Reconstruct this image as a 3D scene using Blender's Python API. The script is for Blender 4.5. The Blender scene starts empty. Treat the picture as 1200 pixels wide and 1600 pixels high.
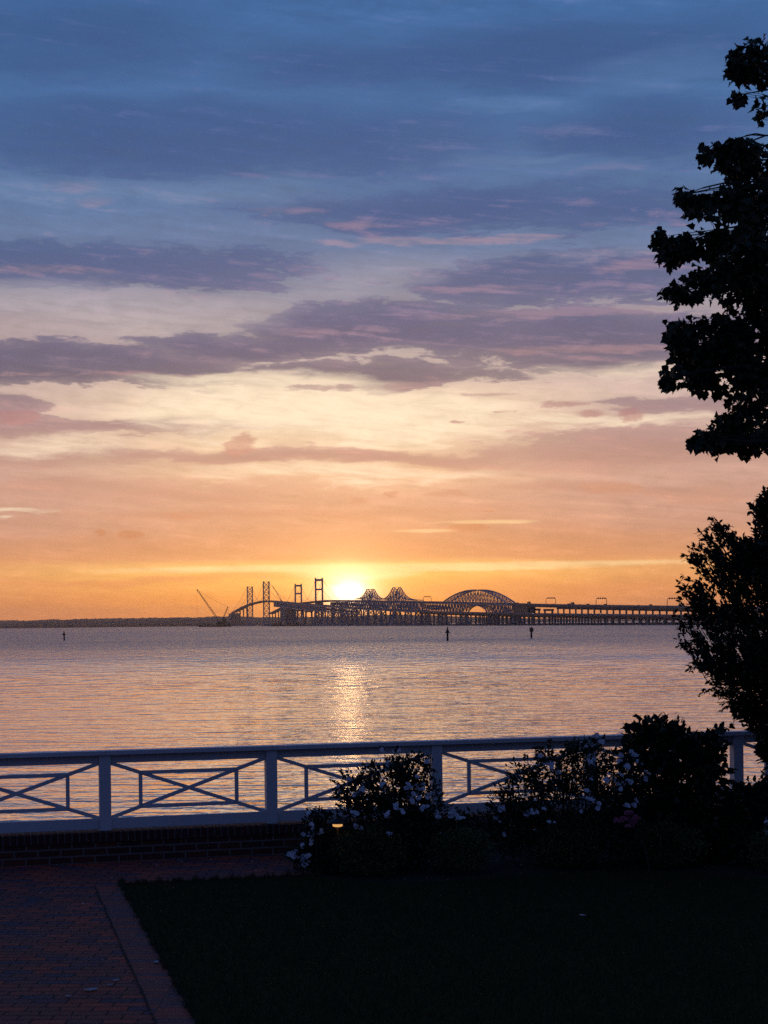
import bpy, bmesh, math, random
import numpy as np
from mathutils import Vector, Matrix, Quaternion

scene = bpy.context.scene
R = math.radians
random.seed(7)

# ------------------------------------------------------------------ camera
EYE = 2.62            # eye height above the brick terrace, metres
WATER_Z = -1.90
F_PX = 2500.0         # 50 mm on a 24 mm wide sensor, 1200 px across
ROLL = 0.011
HORIZ = 973.5
cam = bpy.data.cameras.new('camera')
cam_ob = bpy.data.objects.new('camera', cam)
scene.collection.objects.link(cam_ob)
scene.camera = cam_ob
cam.sensor_fit = 'HORIZONTAL'
cam.sensor_width = 24.0
cam.lens = 50.0
cam.shift_x = 0.0
cam.shift_y = (HORIZ - 800.0) / 1200.0
cam.clip_start = 0.1
cam.clip_end = 60000.0
cam_ob.location = (0, 0, EYE)
cam_ob.matrix_world = Matrix.Translation((0, 0, EYE)) @ Matrix.Rotation(R(90), 4, 'X') @ Matrix.Rotation(-ROLL, 4, 'Z')

# ------------------------------------------------------------------ exposure
scene.view_settings.view_transform = 'Standard'
scene.view_settings.look = 'None'
scene.view_settings.exposure = 0.0
scene.view_settings.gamma = 1.0
scene.cycles.max_bounces = 6
scene.cycles.transparent_max_bounces = 12
scene.cycles.use_denoising = False
scene.cycles.sample_clamp_indirect = 1.0
scene.cycles.sample_clamp_direct = 4.0

SUN_AZ = R(-1.26)     # to the left of straight ahead
SUN_EL = R(1.10)

# ------------------------------------------------------------------ node expressions
def lin(c):
    return tuple(((v / 255.0) / 12.92 if v / 255.0 <= 0.04045 else ((v / 255.0 + 0.055) / 1.055) ** 2.4) for v in c)


class X:
    """a float socket with arithmetic"""
    nt = None

    def __init__(s, sock): s.s = sock

    @staticmethod
    def m(op, *a, clamp=False):
        n = X.nt.nodes.new('ShaderNodeMath'); n.operation = op; n.use_clamp = clamp
        for i, v in enumerate(a):
            if isinstance(v, X): X.nt.links.new(v.s, n.inputs[i])
            else: n.inputs[i].default_value = v
        return X(n.outputs[0])

    def __add__(s, o): return X.m('ADD', s, o)
    __radd__ = __add__
    def __sub__(s, o): return X.m('SUBTRACT', s, o)
    def __rsub__(s, o): return X.m('SUBTRACT', o, s)
    def __mul__(s, o): return X.m('MULTIPLY', s, o)
    __rmul__ = __mul__
    def __truediv__(s, o): return X.m('DIVIDE', s, o)


def ma(a, b, c): return X.m('MULTIPLY_ADD', a, b, c)
def xmax(a, b): return X.m('MAXIMUM', a, b)
def xmin(a, b): return X.m('MINIMUM', a, b)


def sstep(x, a, b, lo=0.0, hi=1.0, kind='SMOOTHSTEP'):
    n = X.nt.nodes.new('ShaderNodeMapRange'); n.interpolation_type = kind
    X.nt.links.new(x.s, n.inputs[0])
    for i, v in zip((1, 2, 3, 4), (a, b, lo, hi)): n.inputs[i].default_value = v
    return X(n.outputs[0])


def vec(a, b, c):
    n = X.nt.nodes.new('ShaderNodeCombineXYZ')
    for i, v in enumerate((a, b, c)):
        if isinstance(v, X): X.nt.links.new(v.s, n.inputs[i])
        else: n.inputs[i].default_value = v
    return n.outputs[0]


def noise(v, scale=1.0, detail=4, rough=0.5, dist=0.0, lac=2.0, typ='FBM'):
    n = X.nt.nodes.new('ShaderNodeTexNoise'); n.noise_dimensions = '3D'; n.noise_type = typ
    X.nt.links.new(v, n.inputs['Vector'])
    n.inputs['Scale'].default_value = scale; n.inputs['Detail'].default_value = detail
    n.inputs['Roughness'].default_value = rough; n.inputs['Distortion'].default_value = dist
    n.inputs['Lacunarity'].default_value = lac
    return X(n.outputs['Fac'])


def ramp(x, pts, lo, hi):
    f = X.m('DIVIDE', x - lo, hi - lo, clamp=True)
    n = X.nt.nodes.new('ShaderNodeValToRGB'); X.nt.links.new(f.s, n.inputs[0])
    cr = n.color_ramp; cr.interpolation = 'LINEAR'
    while len(cr.elements) > 1: cr.elements.remove(cr.elements[-1])
    for i, (p, c) in enumerate(pts):
        e = cr.elements[0] if i == 0 else cr.elements.new((p - lo) / (hi - lo))
        e.position = (p - lo) / (hi - lo); e.color = (*lin(c), 1)
    return n.outputs[0]


def cmix(fac, a, b, mode='MIX', clampf=True):
    n = X.nt.nodes.new('ShaderNodeMix'); n.data_type = 'RGBA'; n.blend_type = mode; n.clamp_factor = clampf
    if isinstance(fac, X): X.nt.links.new(fac.s, n.inputs[0])
    else: n.inputs[0].default_value = fac
    for i, v in ((6, a), (7, b)):
        if isinstance(v, tuple): n.inputs[i].default_value = (*v, 1)
        else: X.nt.links.new(v, n.inputs[i])
    return n.outputs[2]


# ------------------------------------------------------------------ sky
world = bpy.data.worlds.new('World')
scene.world = world
world.use_nodes = True
nt = world.node_tree
nt.nodes.clear()
X.nt = nt
tc = nt.nodes.new('ShaderNodeTexCoord')
sp = nt.nodes.new('ShaderNodeSeparateXYZ'); nt.links.new(tc.outputs['Generated'], sp.inputs[0])
dx, dy, dz = (X(o) for o in sp.outputs)
DEG = 180 / math.pi
az = X.m('ARCTAN2', dx, dy) * DEG
el = X.m('ARCSINE', dz) * DEG
# two warps: broad billows and fine shreds, both drawn out along the horizon
w1 = noise(vec(dx * 9.0, dy * 3.0, dz * 34.0), 1.0, 5, 0.55)
w2 = noise(vec(dx * 9.0 + 7.3, dy * 3.0, dz * 34.0 + 3.1), 1.0, 5, 0.55)
fine = noise(vec(dx * 26.0, dy * 8.0, dz * 150.0), 1.0, 7, 0.62, 0.6)
streak = noise(vec(dx * 12.0 + 3.0, dy * 5.0, dz * 210.0 + dx * 22.0), 1.0, 6, 0.6, 0.5)
shred = noise(vec(dx * 60.0 + 5.0, dy * 20.0, dz * 260.0), 1.0, 6, 0.65, 1.0)
billow = noise(vec(dx * 42.0 + 2.0, dy * 14.0, dz * 105.0 - 4.0), 1.0, 8, 0.6, 0.9)
wu = ma(w1 - 0.5, 5.5, az)
wv = ma(w2 - 0.5, 1.9, el) + (fine - 0.5) * 0.55
wuf = ma(w1 - 0.5, 1.6, az) + (fine - 0.5) * 1.3
wvf = ma(w2 - 0.5, 0.55, el) + (fine - 0.5) * 0.42


def blobs(lst, U, V):
    """soft ellipses in the sky: (azimuth, elevation, half width, half height, strength), degrees"""
    acc = None
    for (a0, e0, ha, he, s) in lst:
        A = ma(U, 1.0 / ha, -a0 / ha); B = ma(V, 1.0 / he, -e0 / he)
        q = ma(B, B, A * A)
        t = ma(q, -s, s)
        acc = t if acc is None else xmax(acc, t)
    return acc


def S(x, y, hw, hh, s=1.0):
    k = DEG / 2500.0
    return ((x - 600) * k, (973 - y) * k, hw * k, hh * k, s)


CLEAR = [(0, (240, 148, 76)), (0.9, (246, 160, 80)), (1.6, (252, 186, 102)), (2.05, (252, 200, 120)), (2.3, (222, 160, 116)),
         (3.4, (208, 154, 126)), (4.4, (212, 164, 140)), (5.2, (230, 186, 154)), (6.4, (238, 208, 176)), (8.0, (236, 210, 184)), (9.2, (208, 188, 180)),
         (10.6, (164, 156, 164)), (12.0, (138, 142, 164)), (13.2, (100, 124, 164)), (15.0, (84, 118, 163)), (17.5, (65, 108, 161)),
         (20, (61, 106, 161)), (24, (51, 94, 151)), (35, (52, 84, 140)), (60, (48, 68, 118))]
CLOUD = [(0, (222, 140, 88)), (1.5, (226, 150, 96)), (2.4, (206, 144, 106)), (3.4, (198, 142, 116)), (5, (192, 144, 130)), (6.3, (176, 138, 134)), (7.4, (158, 130, 138)),
         (8.6, (96, 92, 116)), (10, (86, 90, 126)), (11.5, (82, 94, 136)), (13, (64, 90, 138)), (15, (56, 87, 139)), (18, (50, 85, 138)), (24, (45, 79, 131)),
         (35, (50, 78, 132)), (60, (48, 66, 114))]
clear = ramp(el, CLEAR, 0, 60)
cloud = ramp(el, CLOUD, 0, 60)
# the creamy light is strongest above the sun and fades to both sides
side = X.m('ABSOLUTE', az + 2.0)
warm_side = sstep(side, 3.0, 13.0)
clear = cmix(warm_side * sstep(el, 3.0, 6.0) * sstep(el, 9.5, 12.0, 1.0, 0.0) * 0.62, clear, lin((190, 162, 166)))
clear = cmix(warm_side * sstep(el, 2.0, 3.2, 1.0, 0.0) * 0.60, clear, lin((212, 142, 104)))
clear = cmix(warm_side * sstep(el, 2.2, 3.2) * sstep(el, 5.5, 7.5, 1.0, 0.0) * 0.60, clear, lin((196, 150, 136)))

dark = blobs([
    # high grey-blue deck
    S(330, 245, 520, 62, 1.0), S(820, 130, 520, 48, .9), S(120, 110, 260, 60, .7), S(1010, 245, 200, 55, .9),
    S(720, 340, 330, 40, 1.0), S(960, 350, 200, 46, .8),
    S(150, 425, 400, 40, 1.0), S(60, 455, 120, 26, .8), S(900, 452, 290, 42, 1.0),
    # big mid band
    S(640, 520, 320, 46, 1.25), S(900, 540, 330, 50, 1.2), S(430, 545, 260, 26, 1.2), S(110, 575, 330, 34, 1.5), S(600, 590, 260, 22, .9), S(340, 600, 200, 12, .8),
    S(10, 640, 60, 28, 1.2), S(120, 668, 330, 17, 1.1), S(1080, 645, 150, 20, .9), S(1010, 710, 330, 34, .9),
    S(480, 712, 520, 15, .95), S(960, 768, 220, 11, .7), S(200, 720, 280, 14, .5),
    S(1060, 775, 90, 12, .5), S(860, 850, 300, 26, .95), S(150, 850, 300, 14, .55), S(200, 765, 260, 12, .5), S(480, 800, 300, 9, .45), S(240, 905, 220, 9, .6), S(900, 915, 260, 9, .35), S(90, 952, 130, 7, .4),
], wu, wv)
dark = dark + (fine - 0.5) * 1.5 + (w1 - 0.5) * 0.7
dark = dark + (billow - 0.5) * 1.5 + (streak - 0.5) * 1.1
dsoft = sstep(dark, -0.7, 1.3)
dcrisp = sstep(dark + (shred - 0.5) * 1.2, 0.0, 0.42)
edge = sstep(el, 4.5, 7.5) * sstep(el, 12.0, 17.0, 1.0, 0.15)
dmask = dsoft * (1.0 - edge * 0.55) + dcrisp * edge * 0.55
small = blobs([
    S(884, 640, 44, 7, .95), S(925, 655, 44, 7, .95), S(985, 658, 26, 12, 1.0), S(375, 695, 26, 20, 1.2), S(730, 827, 34, 9, 1.7), S(205, 834, 22, 10, 1.4), S(162, 830, 9, 8, 1.3),
    S(40, 655, 40, 12, 1.0), S(550, 778, 34, 9, .7), S(610, 770, 14, 6, .8), S(766, 801, 14, 4, 1.0), S(700, 770, 40, 6, .8), S(300, 800, 60, 8, .5), S(955, 766, 60, 8, .9), S(5, 858, 10, 8, 1.0),
    S(540, 607, 26, 5, .8), S(650, 604, 60, 7, 1.0), S(770, 622, 50, 6, .9), S(480, 608, 50, 6, .9), S(725, 660, 18, 4, .8), S(790, 650, 20, 4, .6),
], wuf, wvf)
smask = sstep(small + (fine - 0.5) * 1.2 + (billow - 0.5) * 3.4, 0.0, 0.9)
# rose light caught on the undersides and lips of the clouds
rose = blobs([
    S(700, 388, 260, 9, 1.3), S(620, 384, 70, 8, 1.2), S(870, 500, 260, 10, 1.2), S(900, 556, 220, 9, 1.2), S(520, 520, 140, 10, .7), S(760, 460, 130, 9, .9), S(150, 588, 220, 5, .55),
    S(440, 292, 110, 10, .8), S(130, 312, 46, 14, .9), S(160, 336, 40, 8, .8), S(470, 342, 80, 10, .8), S(900, 232, 90, 14, .6), S(960, 292, 60, 12, .8), S(1010, 436, 90, 14, .8), S(90, 436, 110, 10, .9),
    S(560, 360, 60, 8, .8), S(680, 240, 90, 40, .4), S(280, 470, 160, 10, .5), S(620, 480, 120, 8, .5),
], wuf, wvf)
rbase = xmax(rose, dmask * sstep(el, 7.5, 9.0) * sstep(el, 13.0, 16.0, 1.0, 0.0) * sstep(az, -14.0, 4.0, 0.0, 0.25) - 0.12)
rmask = sstep(rbase + (fine - 0.5) * 1.6 + (streak - 0.5) * 3.0 + (billow - 0.5) * 2.4, 0.05, 1.3)
# bright clear rents
lite = blobs([
    S(620, 20, 330, 26, .8), S(1050, 30, 260, 34, .9), S(800, 195, 120, 18, .9), S(1060, 160, 160, 40, .8), S(240, 318, 330, 26, .9), S(820, 275, 120, 10, .7), S(600, 430, 150, 30, .9),
    S(190, 490, 300, 36, 1.1), S(60, 470, 90, 20, .8), S(950, 420, 200, 8, .5),
], wu, wv)
lmask = sstep(lite + (fine - 0.5) * 1.2, -0.2, 1.0)
glowm = blobs([S(430, 640, 270, 55, 1.15), S(560, 655, 330, 42, 1.15), S(430, 600, 230, 16, 1.0), S(520, 740, 260, 18, .6), S(100, 700, 160, 22, .5), S(60, 798, 60, 7, .8), S(960, 668, 190, 10, .7), S(1010, 585, 180, 14, .4)], wu, wv)
gmask = sstep(glowm + (fine - 0.5) * 1.3 + (streak - .5) * .5, -0.2, 1.1)
slit = blobs([S(570, 887, 470, 8, 1.2), S(560, 892, 130, 17, 1.1), S(880, 884, 260, 6, .9), S(760, 818, 100, 4, .8), S(660, 830, 60, 4, .7)], ma(w1 - 0.5, 2.0, az), ma(w2 - .5, .14, el) + (fine - .5) * .12)
slm = sstep(slit + (fine - .5) * 0.6, -0.1, 1.0)

sky = cmix(dmask * 0.95, clear, cloud)
sky = cmix(lmask * 0.45, sky, ramp(el, [(0, (255, 220, 180)), (9, (226, 206, 190)), (11, (186, 174, 180)), (13, (130, 140, 168)), (15, (106, 132, 170)), (18, (84, 120, 168)), (24, (84, 120, 170))], 0, 60))
sky = cmix(gmask * 0.80, sky, lin((255, 236, 206)))
sky = cmix(rmask * 0.38, sky, ramp(el, [(0, (240, 170, 130)), (8, (214, 160, 146)), (11, (176, 142, 158)), (13.5, (190, 146, 152)), (15.5, (128, 124, 160)), (17, (110, 118, 160)), (24, (90, 110, 160))], 0, 60))
sky = cmix(smask * 0.68, sky, ramp(el, [(0, (214, 130, 80)), (3.4, (196, 132, 102)), (5, (198, 146, 126)), (6.5, (196, 142, 130)), (7.4, (170, 122, 126)), (9, (160, 140, 146)), (24, (110, 110, 150))], 0, 60))
sky = cmix(slm * 0.62, sky, lin((255, 226, 170)))
tex = (fine - 0.5) * 0.25 + (streak - 0.5) * 0.42 + (billow - 0.5) * 0.42 + 0.96
sky = cmix(1.0, sky, vec(tex, tex, tex), 'MULTIPLY', False)

# aureole of the low sun behind thin cloud
sd = (math.sin(SUN_AZ) * math.cos(SUN_EL), math.cos(SUN_AZ) * math.cos(SUN_EL), math.sin(SUN_EL))
ga = (az - SUN_AZ * DEG); ge = (el - SUN_EL * DEG) + (billow - 0.5) * 0.35 + (streak - 0.5) * 0.5
g2 = X.m('SQRT', ma(ga, ga, ge * ge * 1.15))
th = X.m('SQRT', ma(ga * 0.62, ga * 0.62, ge * ge))
gc = X.m('SQRT', ma(ga * 0.72, ga * 0.72, ge * ge))
core = X.m('EXPONENT', gc * -3.4)
halo = X.m('EXPONENT', g2 * -0.95)
broad = X.m('EXPONENT', th * -0.42)


def cadd(a, f, col):
    n = nt.nodes.new('ShaderNodeMix'); n.data_type = 'RGBA'; n.blend_type = 'ADD'; n.clamp_factor = False; n.clamp_result = False
    nt.links.new(f.s, n.inputs[0]); nt.links.new(a, n.inputs[6]); n.inputs[7].default_value = (*col, 1)
    return n.outputs[2]


sky = cadd(sky, broad, (0.42, 0.21, 0.035))
sky = cadd(sky, halo, (0.60, 0.31, 0.09))
sky = cadd(sky, core, (5.5, 4.5, 3.3))
# the eastern half, behind the viewer, is already dusk
east = ramp(el, [(0, (24, 34, 66)), (15, (32, 48, 94)), (35, (54, 74, 128)), (60, (50, 68, 118))], 0, 60)
back = sstep(dy, -0.25, 0.55, 1.0, 0.0)
sky = cmix(back, sky, east)
# physical twilight sky under it all
nish = nt.nodes.new('ShaderNodeTexSky'); nish.sky_type = 'NISHITA'; nish.sun_disc = False
nish.sun_elevation = SUN_EL; nish.sun_rotation = SUN_AZ
bg1 = nt.nodes.new('ShaderNodeBackground'); bg1.inputs[1].default_value = 1.0
nt.links.new(sky, bg1.inputs[0])
bg2 = nt.nodes.new('ShaderNodeBackground'); bg2.inputs[1].default_value = 0.01
nt.links.new(nish.outputs[0], bg2.inputs[0])
addn = nt.nodes.new('ShaderNodeAddShader')
nt.links.new(bg1.outputs[0], addn.inputs[0]); nt.links.new(bg2.outputs[0], addn.inputs[1])
wo = nt.nodes.new('ShaderNodeOutputWorld'); nt.links.new(addn.outputs[0], wo.inputs[0])
world.cycles.sampling_method = 'MANUAL'
world.cycles.sample_map_resolution = 1024

# ------------------------------------------------------------------ sun
sun = bpy.data.lights.new('sun', 'SUN')
sun.energy = 0.0032
sun.angle = R(1.0)
sun.color = (1.0, 0.50, 0.18)
sun_ob = bpy.data.objects.new('sun', sun)
scene.collection.objects.link(sun_ob)
sun_ob.rotation_euler = Vector((-sd[0], -sd[1], -sd[2])).to_track_quat('-Z', 'Y').to_euler()
sun_ob.location = Vector(sd) * 100 + Vector((0, 0, 30))

# ------------------------------------------------------------------ helpers for building
COL = scene.collection


def yh(x): return HORIZ - ROLL * (x - 600.0)


def at(px, D):
    """sideways distance of a point seen at column px and D metres ahead"""
    return (px - 600.0) * D / F_PX


def zat(px, py, D):
    return EYE - (py - yh(px)) * D / F_PX


def tag(o, label=None, cat=None, group=None, kind=None):
    if label: o['label'] = label
    if cat: o['category'] = cat
    if group: o['group'] = group
    if kind: o['kind'] = kind
    return o


def link(o, parent=None):
    COL.objects.link(o)
    if parent is not None: o.parent = parent
    return o


def empty(name, loc=(0, 0, 0), rz=0.0):
    o = bpy.data.objects.new(name, None)
    o.location = loc; o.rotation_euler = (0, 0, rz)
    o.empty_display_size = 0.2
    return link(o)


def mesh_ob(name, verts, faces, mat, parent=None, smooth=False, mats=None, fmat=None):
    me = bpy.data.meshes.new(name)
    me.from_pydata([tuple(v) for v in verts], [], [tuple(f) for f in faces])
    for m_ in (mats or [mat]): me.materials.append(m_)
    if fmat is not None: me.polygons.foreach_set('material_index', fmat)
    if smooth: me.polygons.foreach_set('use_smooth', [True] * len(me.polygons))
    me.update()
    return link(bpy.data.objects.new(name, me), parent)


class MB:
    """collects simple solids and links them as one mesh"""

    def __init__(s): s.v = []; s.f = []

    def add(s, vs, fs):
        b = len(s.v); s.v += [tuple(v) for v in vs]; s.f += [tuple(i + b for i in f) for f in fs]; return s

    def box(s, c, size, rz=0.0):
        x, y, z = (k / 2 for k in size); co, si = math.cos(rz), math.sin(rz)
        vs = []
        for sz in (-z, z):
            for (sx, sy) in ((-x, -y), (x, -y), (x, y), (-x, y)):
                vs.append((c[0] + sx * co - sy * si, c[1] + sx * si + sy * co, c[2] + sz))
        return s.add(vs, [(3, 2, 1, 0), (4, 5, 6, 7), (0, 1, 5, 4), (1, 2, 6, 5), (2, 3, 7, 6), (3, 0, 4, 7)])

    def bar(s, a, b, w, h=None, up=(0, 0, 1)):
        h = h or w
        a, b = Vector(a), Vector(b); d = (b - a).normalized(); u = Vector(up)
        if abs(d.dot(u)) > 0.98: u = Vector((1, 0, 0))
        sx = d.cross(u).normalized(); sy = sx.cross(d).normalized()
        vs = []
        for p in (a, b):
            for (i, j) in ((-1, -1), (1, -1), (1, 1), (-1, 1)):
                vs.append(p + sx * (i * w / 2) + sy * (j * h / 2))
        return s.add(vs, [(3, 2, 1, 0), (4, 5, 6, 7), (0, 1, 5, 4), (1, 2, 6, 5), (2, 3, 7, 6), (3, 0, 4, 7)])

    def tube(s, pts, rad, n=6, cap=True):
        rad = rad if hasattr(rad, '__len__') else [rad] * len(pts)
        pts = [Vector(p) for p in pts]; b0 = len(s.v); rings = []
        for i, p in enumerate(pts):
            d = (pts[min(i + 1, len(pts) - 1)] - pts[max(i - 1, 0)]).normalized()
            u = Vector((0, 0, 1)) if abs(d.z) < .95 else Vector((1, 0, 0))
            ax = d.cross(u).normalized(); ay = d.cross(ax).normalized()
            rings.append([p + (ax * math.cos(2 * math.pi * k / n) + ay * math.sin(2 * math.pi * k / n)) * rad[i] for k in range(n)])
        vs = [v for r in rings for v in r]; fs = []
        for i in range(len(pts) - 1):
            for k in range(n):
                fs.append((i * n + k, i * n + (k + 1) % n, (i + 1) * n + (k + 1) % n, (i + 1) * n + k))
        if cap:
            fs.append(tuple(range(n))[::-1]); fs.append(tuple((len(pts) - 1) * n + k for k in range(n)))
        return s.add(vs, fs)

    def lathe(s, c, prof, n=12):
        vs = []; fs = []
        for (r, z) in prof:
            for k in range(n):
                vs.append((c[0] + r * math.cos(2 * math.pi * k / n), c[1] + r * math.sin(2 * math.pi * k / n), c[2] + z))
        for i in range(len(prof) - 1):
            for k in range(n):
                fs.append((i * n + k, i * n + (k + 1) % n, (i + 1) * n + (k + 1) % n, (i + 1) * n + k))
        fs.append(tuple(range(n))[::-1]); fs.append(tuple((len(prof) - 1) * n + k for k in range(n)))
        return s.add(vs, fs)

    def build(s, name, mat, parent=None, smooth=False):
        return mesh_ob(name, s.v, s.f, mat, parent, smooth)


def newmat(name):
    m_ = bpy.data.materials.new(name); m_.use_nodes = True
    X.nt = m_.node_tree
    b = m_.node_tree.nodes['Principled BSDF']
    return m_, m_.node_tree, b


def coords(kind='Object'):
    n = X.nt.nodes.new('ShaderNodeTexCoord')
    s_ = X.nt.nodes.new('ShaderNodeSeparateXYZ'); X.nt.links.new(n.outputs[kind], s_.inputs[0])
    return [X(o) for o in s_.outputs] + [n.outputs[kind]]


def bump(h, strength, dist, b):
    n = X.nt.nodes.new('ShaderNodeBump'); X.nt.links.new(h.s, n.inputs['Height'])
    n.inputs['Strength'].default_value = strength; n.inputs['Distance'].default_value = dist
    X.nt.links.new(n.outputs[0], b.inputs['Normal'])


def simple(name, rgb, rough=0.6, var=0.25, scale=3.0, metal=0.0):
    m_, t_, b = newmat(name)
    gx, gy, gz, gv = coords('Object')
    n1 = noise(gv, scale, 5, 0.6)
    c = cmix(n1, tuple(v * (1 - var) for v in rgb), tuple(v * (1 + var) for v in rgb))
    t_.links.new(c, b.inputs['Base Color'])
    r_ = n1 * 0.3 + (rough - 0.15)
    t_.links.new(r_.s, b.inputs['Roughness'])
    b.inputs['Metallic'].default_value = metal
    return m_


# ------------------------------------------------------------------ water
def make_water():
    m_, t_, b = newmat('bay_water')
    geo = t_.nodes.new('ShaderNodeNewGeometry')
    s_ = t_.nodes.new('ShaderNodeSeparateXYZ'); t_.links.new(geo.outputs['Position'], s_.inputs[0])
    gx, gy = X(s_.outputs[0]), X(s_.outputs[1])
    b.inputs['Base Color'].default_value = (0.012, 0.020, 0.030, 1)
    b.inputs['IOR'].default_value = 1.33
    cw = sstep(gy, 100, 400, 1.0, 0.35); t_.links.new(cw.s, b.inputs['Coat Weight'])
    b.inputs['Coat IOR'].default_value = 1.33
    # sheltered and glassy near the shore, longer and choppier waves further out
    patch = noise(vec(gx * 0.010, gy * 0.004, 0.0), 1.0, 3, 0.5)
    r_ = sstep(gy, 50, 450, 0.05, 0.22) + (patch - 0.5) * 0.05
    t_.links.new(r_.s, b.inputs['Roughness']); t_.links.new(r_.s, b.inputs['Coat Roughness'])

    def band(fx, fy, amp, z, d0, d1, d2, d3, det=2, ridge=False):
        n = noise(vec(gx * fx + gy * fy * 0.05, gy * fy, z), 1.0, det, 0.55, 0.3)
        if ridge: n = X.m('ABSOLUTE', n - 0.5) * -2.0
        w = sstep(gy, d0, d1) * sstep(gy, d2, d3, 1.0, 0.0) if d0 > 0 else sstep(gy, d2, d3, 1.0, 0.0)
        return n * w * amp
    h = band(1.9, 1.5, 0.050, 0.0, 0, 0, 60, 120) + band(0.28, 0.75, 0.11, 3.0, 0, 0, 90, 190, 3) + band(0.16, 0.55, 0.07, 5.0, 0, 0, 110, 200, 1, True)
    h = h + band(1.0, 0.33, 0.22, 7.0, 60, 120, 190, 320) + band(0.20, 0.16, 0.34, 8.0, 70, 130, 260, 420, 1, True)
    h = h + band(1.5, 0.085, 1.1, 11.0, 170, 280, 450, 650) + band(0.8, 0.03, 2.6, 13.0, 380, 550, 1200, 2200) + band(0.3, 0.008, 8.0, 14.0, 1000, 1500, 5000, 9000)
    far = gy - 185.0
    lean = (X.m('SQRT', far * far + 10000.0) + far) * (0.5 * 0.122)     # faces of the waves running in to the shore
    gust = noise(vec(gx * 0.012, gy * 0.006, 20.0), 1.0, 3, 0.55, 0.5)
    h = h + lean + gust * sstep(gy, 60, 300, 0.0, 3.5)
    n_ = X.nt.nodes.new('ShaderNodeBump'); X.nt.links.new(h.s, n_.inputs['Height'])
    n_.inputs['Strength'].default_value = 1.0; n_.inputs['Distance'].default_value = 1.0
    X.nt.links.new(n_.outputs[0], b.inputs['Normal']); X.nt.links.new(n_.outputs[0], b.inputs['Coat Normal'])
    # fan-shaped sheet, finer near the shore
    ys = [22, 40, 70, 120, 200, 400, 800, 1600, 3200, 6400, 12000, 30000]
    vs = []; fs = []
    for y in ys:
        w = 40 + y * 1.2
        for k in range(9): vs.append((w * (k / 4 - 1), y, WATER_Z))
    for i in range(len(ys) - 1):
        for k in range(8):
            a = i * 9 + k; fs.append((a, a + 1, a + 10, a + 9))
    o = mesh_ob('water', vs, fs, m_)
    tag(o, kind='structure')


make_water()

# ------------------------------------------------------------------ far materials
M_STEEL = simple('weathered_bridge_steel', (0.46, 0.46, 0.48), 0.6, 0.2, 0.05)
M_DARKSTEEL = simple('dark_steel', (0.09, 0.09, 0.10), 0.6, 0.2, 0.2)
M_CONC = simple('pier_concrete', (0.27, 0.26, 0.24), 0.85, 0.3, 0.15)
M_ROAD = simple('deck_concrete', (0.30, 0.29, 0.28), 0.85, 0.2, 0.08)
M_WOOD = simple('tarred_timber', (0.035, 0.03, 0.028), 0.8, 0.3, 2.0)


def glow_mat(name, col, e):
    m_, t_, b = newmat(name)
    b.inputs['Base Color'].default_value = (*col, 1)
    b.inputs['Emission Color'].default_value = (*col, 1)
    b.inputs['Emission Strength'].default_value = e
    return m_


M_HEAD = glow_mat('headlight_glass', (1.0, 0.93, 0.82), 30.0)


# ------------------------------------------------------------------ far shore
def shore(name, D, prof, depth, mat, seed, tree):
    """a low wooded ridge: bank, front slope of treetops, rounded crest, back slope"""
    rng = np.random.default_rng(seed)
    xs_px = np.array([p[0] for p in prof], float); hs = np.array([p[1] for p in prof], float)
    n = int((xs_px[-1] - xs_px[0]) / 1.0) + 1
    px = np.linspace(xs_px[0], xs_px[-1], n)
    h = np.interp(px, xs_px, hs)
    t = np.zeros(n)
    for k, a in ((3, 1.0), (7, .8), (19, .8), (43, .5)):
        q = rng.normal(size=max(4, n // k + 2)); t += a * np.interp(np.arange(n), np.linspace(0, n, len(q)), q)
    t = t / 2.2
    rows = [(-0.02, 0.0, 0.0), (0.0, 0.38, .3), (0.15, .62, .8), (0.45, .9, 1.0), (0.6, 1.0, 1.0), (1.0, .6, .6), (1.3, 0.0, 0.0)]
    vs = []
    for (d, f, tt) in rows:
        r_ = rng.normal(size=n) * 0.12
        for i in range(n):
            dd = D + d * depth
            vs.append(((px[i] - 600) * D / F_PX, dd, WATER_Z - 0.3 + max(0.0, h[i] * f + (t[i] * .8 + r_[i]) * tree * tt * min(1, h[i] / 12))))
    fs = [(r_ * n + i, r_ * n + i + 1, (r_ + 1) * n + i + 1, (r_ + 1) * n + i) for r_ in range(len(rows) - 1) for i in range(n - 1)]
    o = mesh_ob(name, vs, fs, mat, smooth=False)
    tag(o, kind='structure')
    return o


def wood_mat(name, c):
    m_, t_, b = newmat(name)
    gx, gy, gz, gv = coords('Object')
    n1 = noise(vec(gx * 0.04, gy * 0.02, gz * 0.15), 1.0, 4, 0.6)
    t_.links.new(cmix(n1, tuple(v * .6 for v in c), tuple(v * 1.4 for v in c)), b.inputs['Base Color'])
    b.inputs['Roughness'].default_value = 1.0
    return m_


M_WOODS = wood_mat('distant_woodland', (0.07, 0.075, 0.06))
shore('far_wooded_hills', 8200, [(-900, 46), (-200, 44), (0, 42), (90, 44), (200, 47), (330, 50), (420, 44), (520, 42), (600, 50), (650, 47), (740, 34), (840, 22), (1000, 16), (1300, 14), (1900, 12)], 900, M_WOODS, 3, 3.2)
shore('near_wooded_shore', 6000, [(-900, 22), (-100, 22), (0, 20), (60, 26), (100, 30), (130, 24), (180, 28), (260, 30), (330, 27), (400, 22), (430, 14), (470, 6), (500, 0)], 500, M_WOODS, 5, 2.6)


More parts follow.
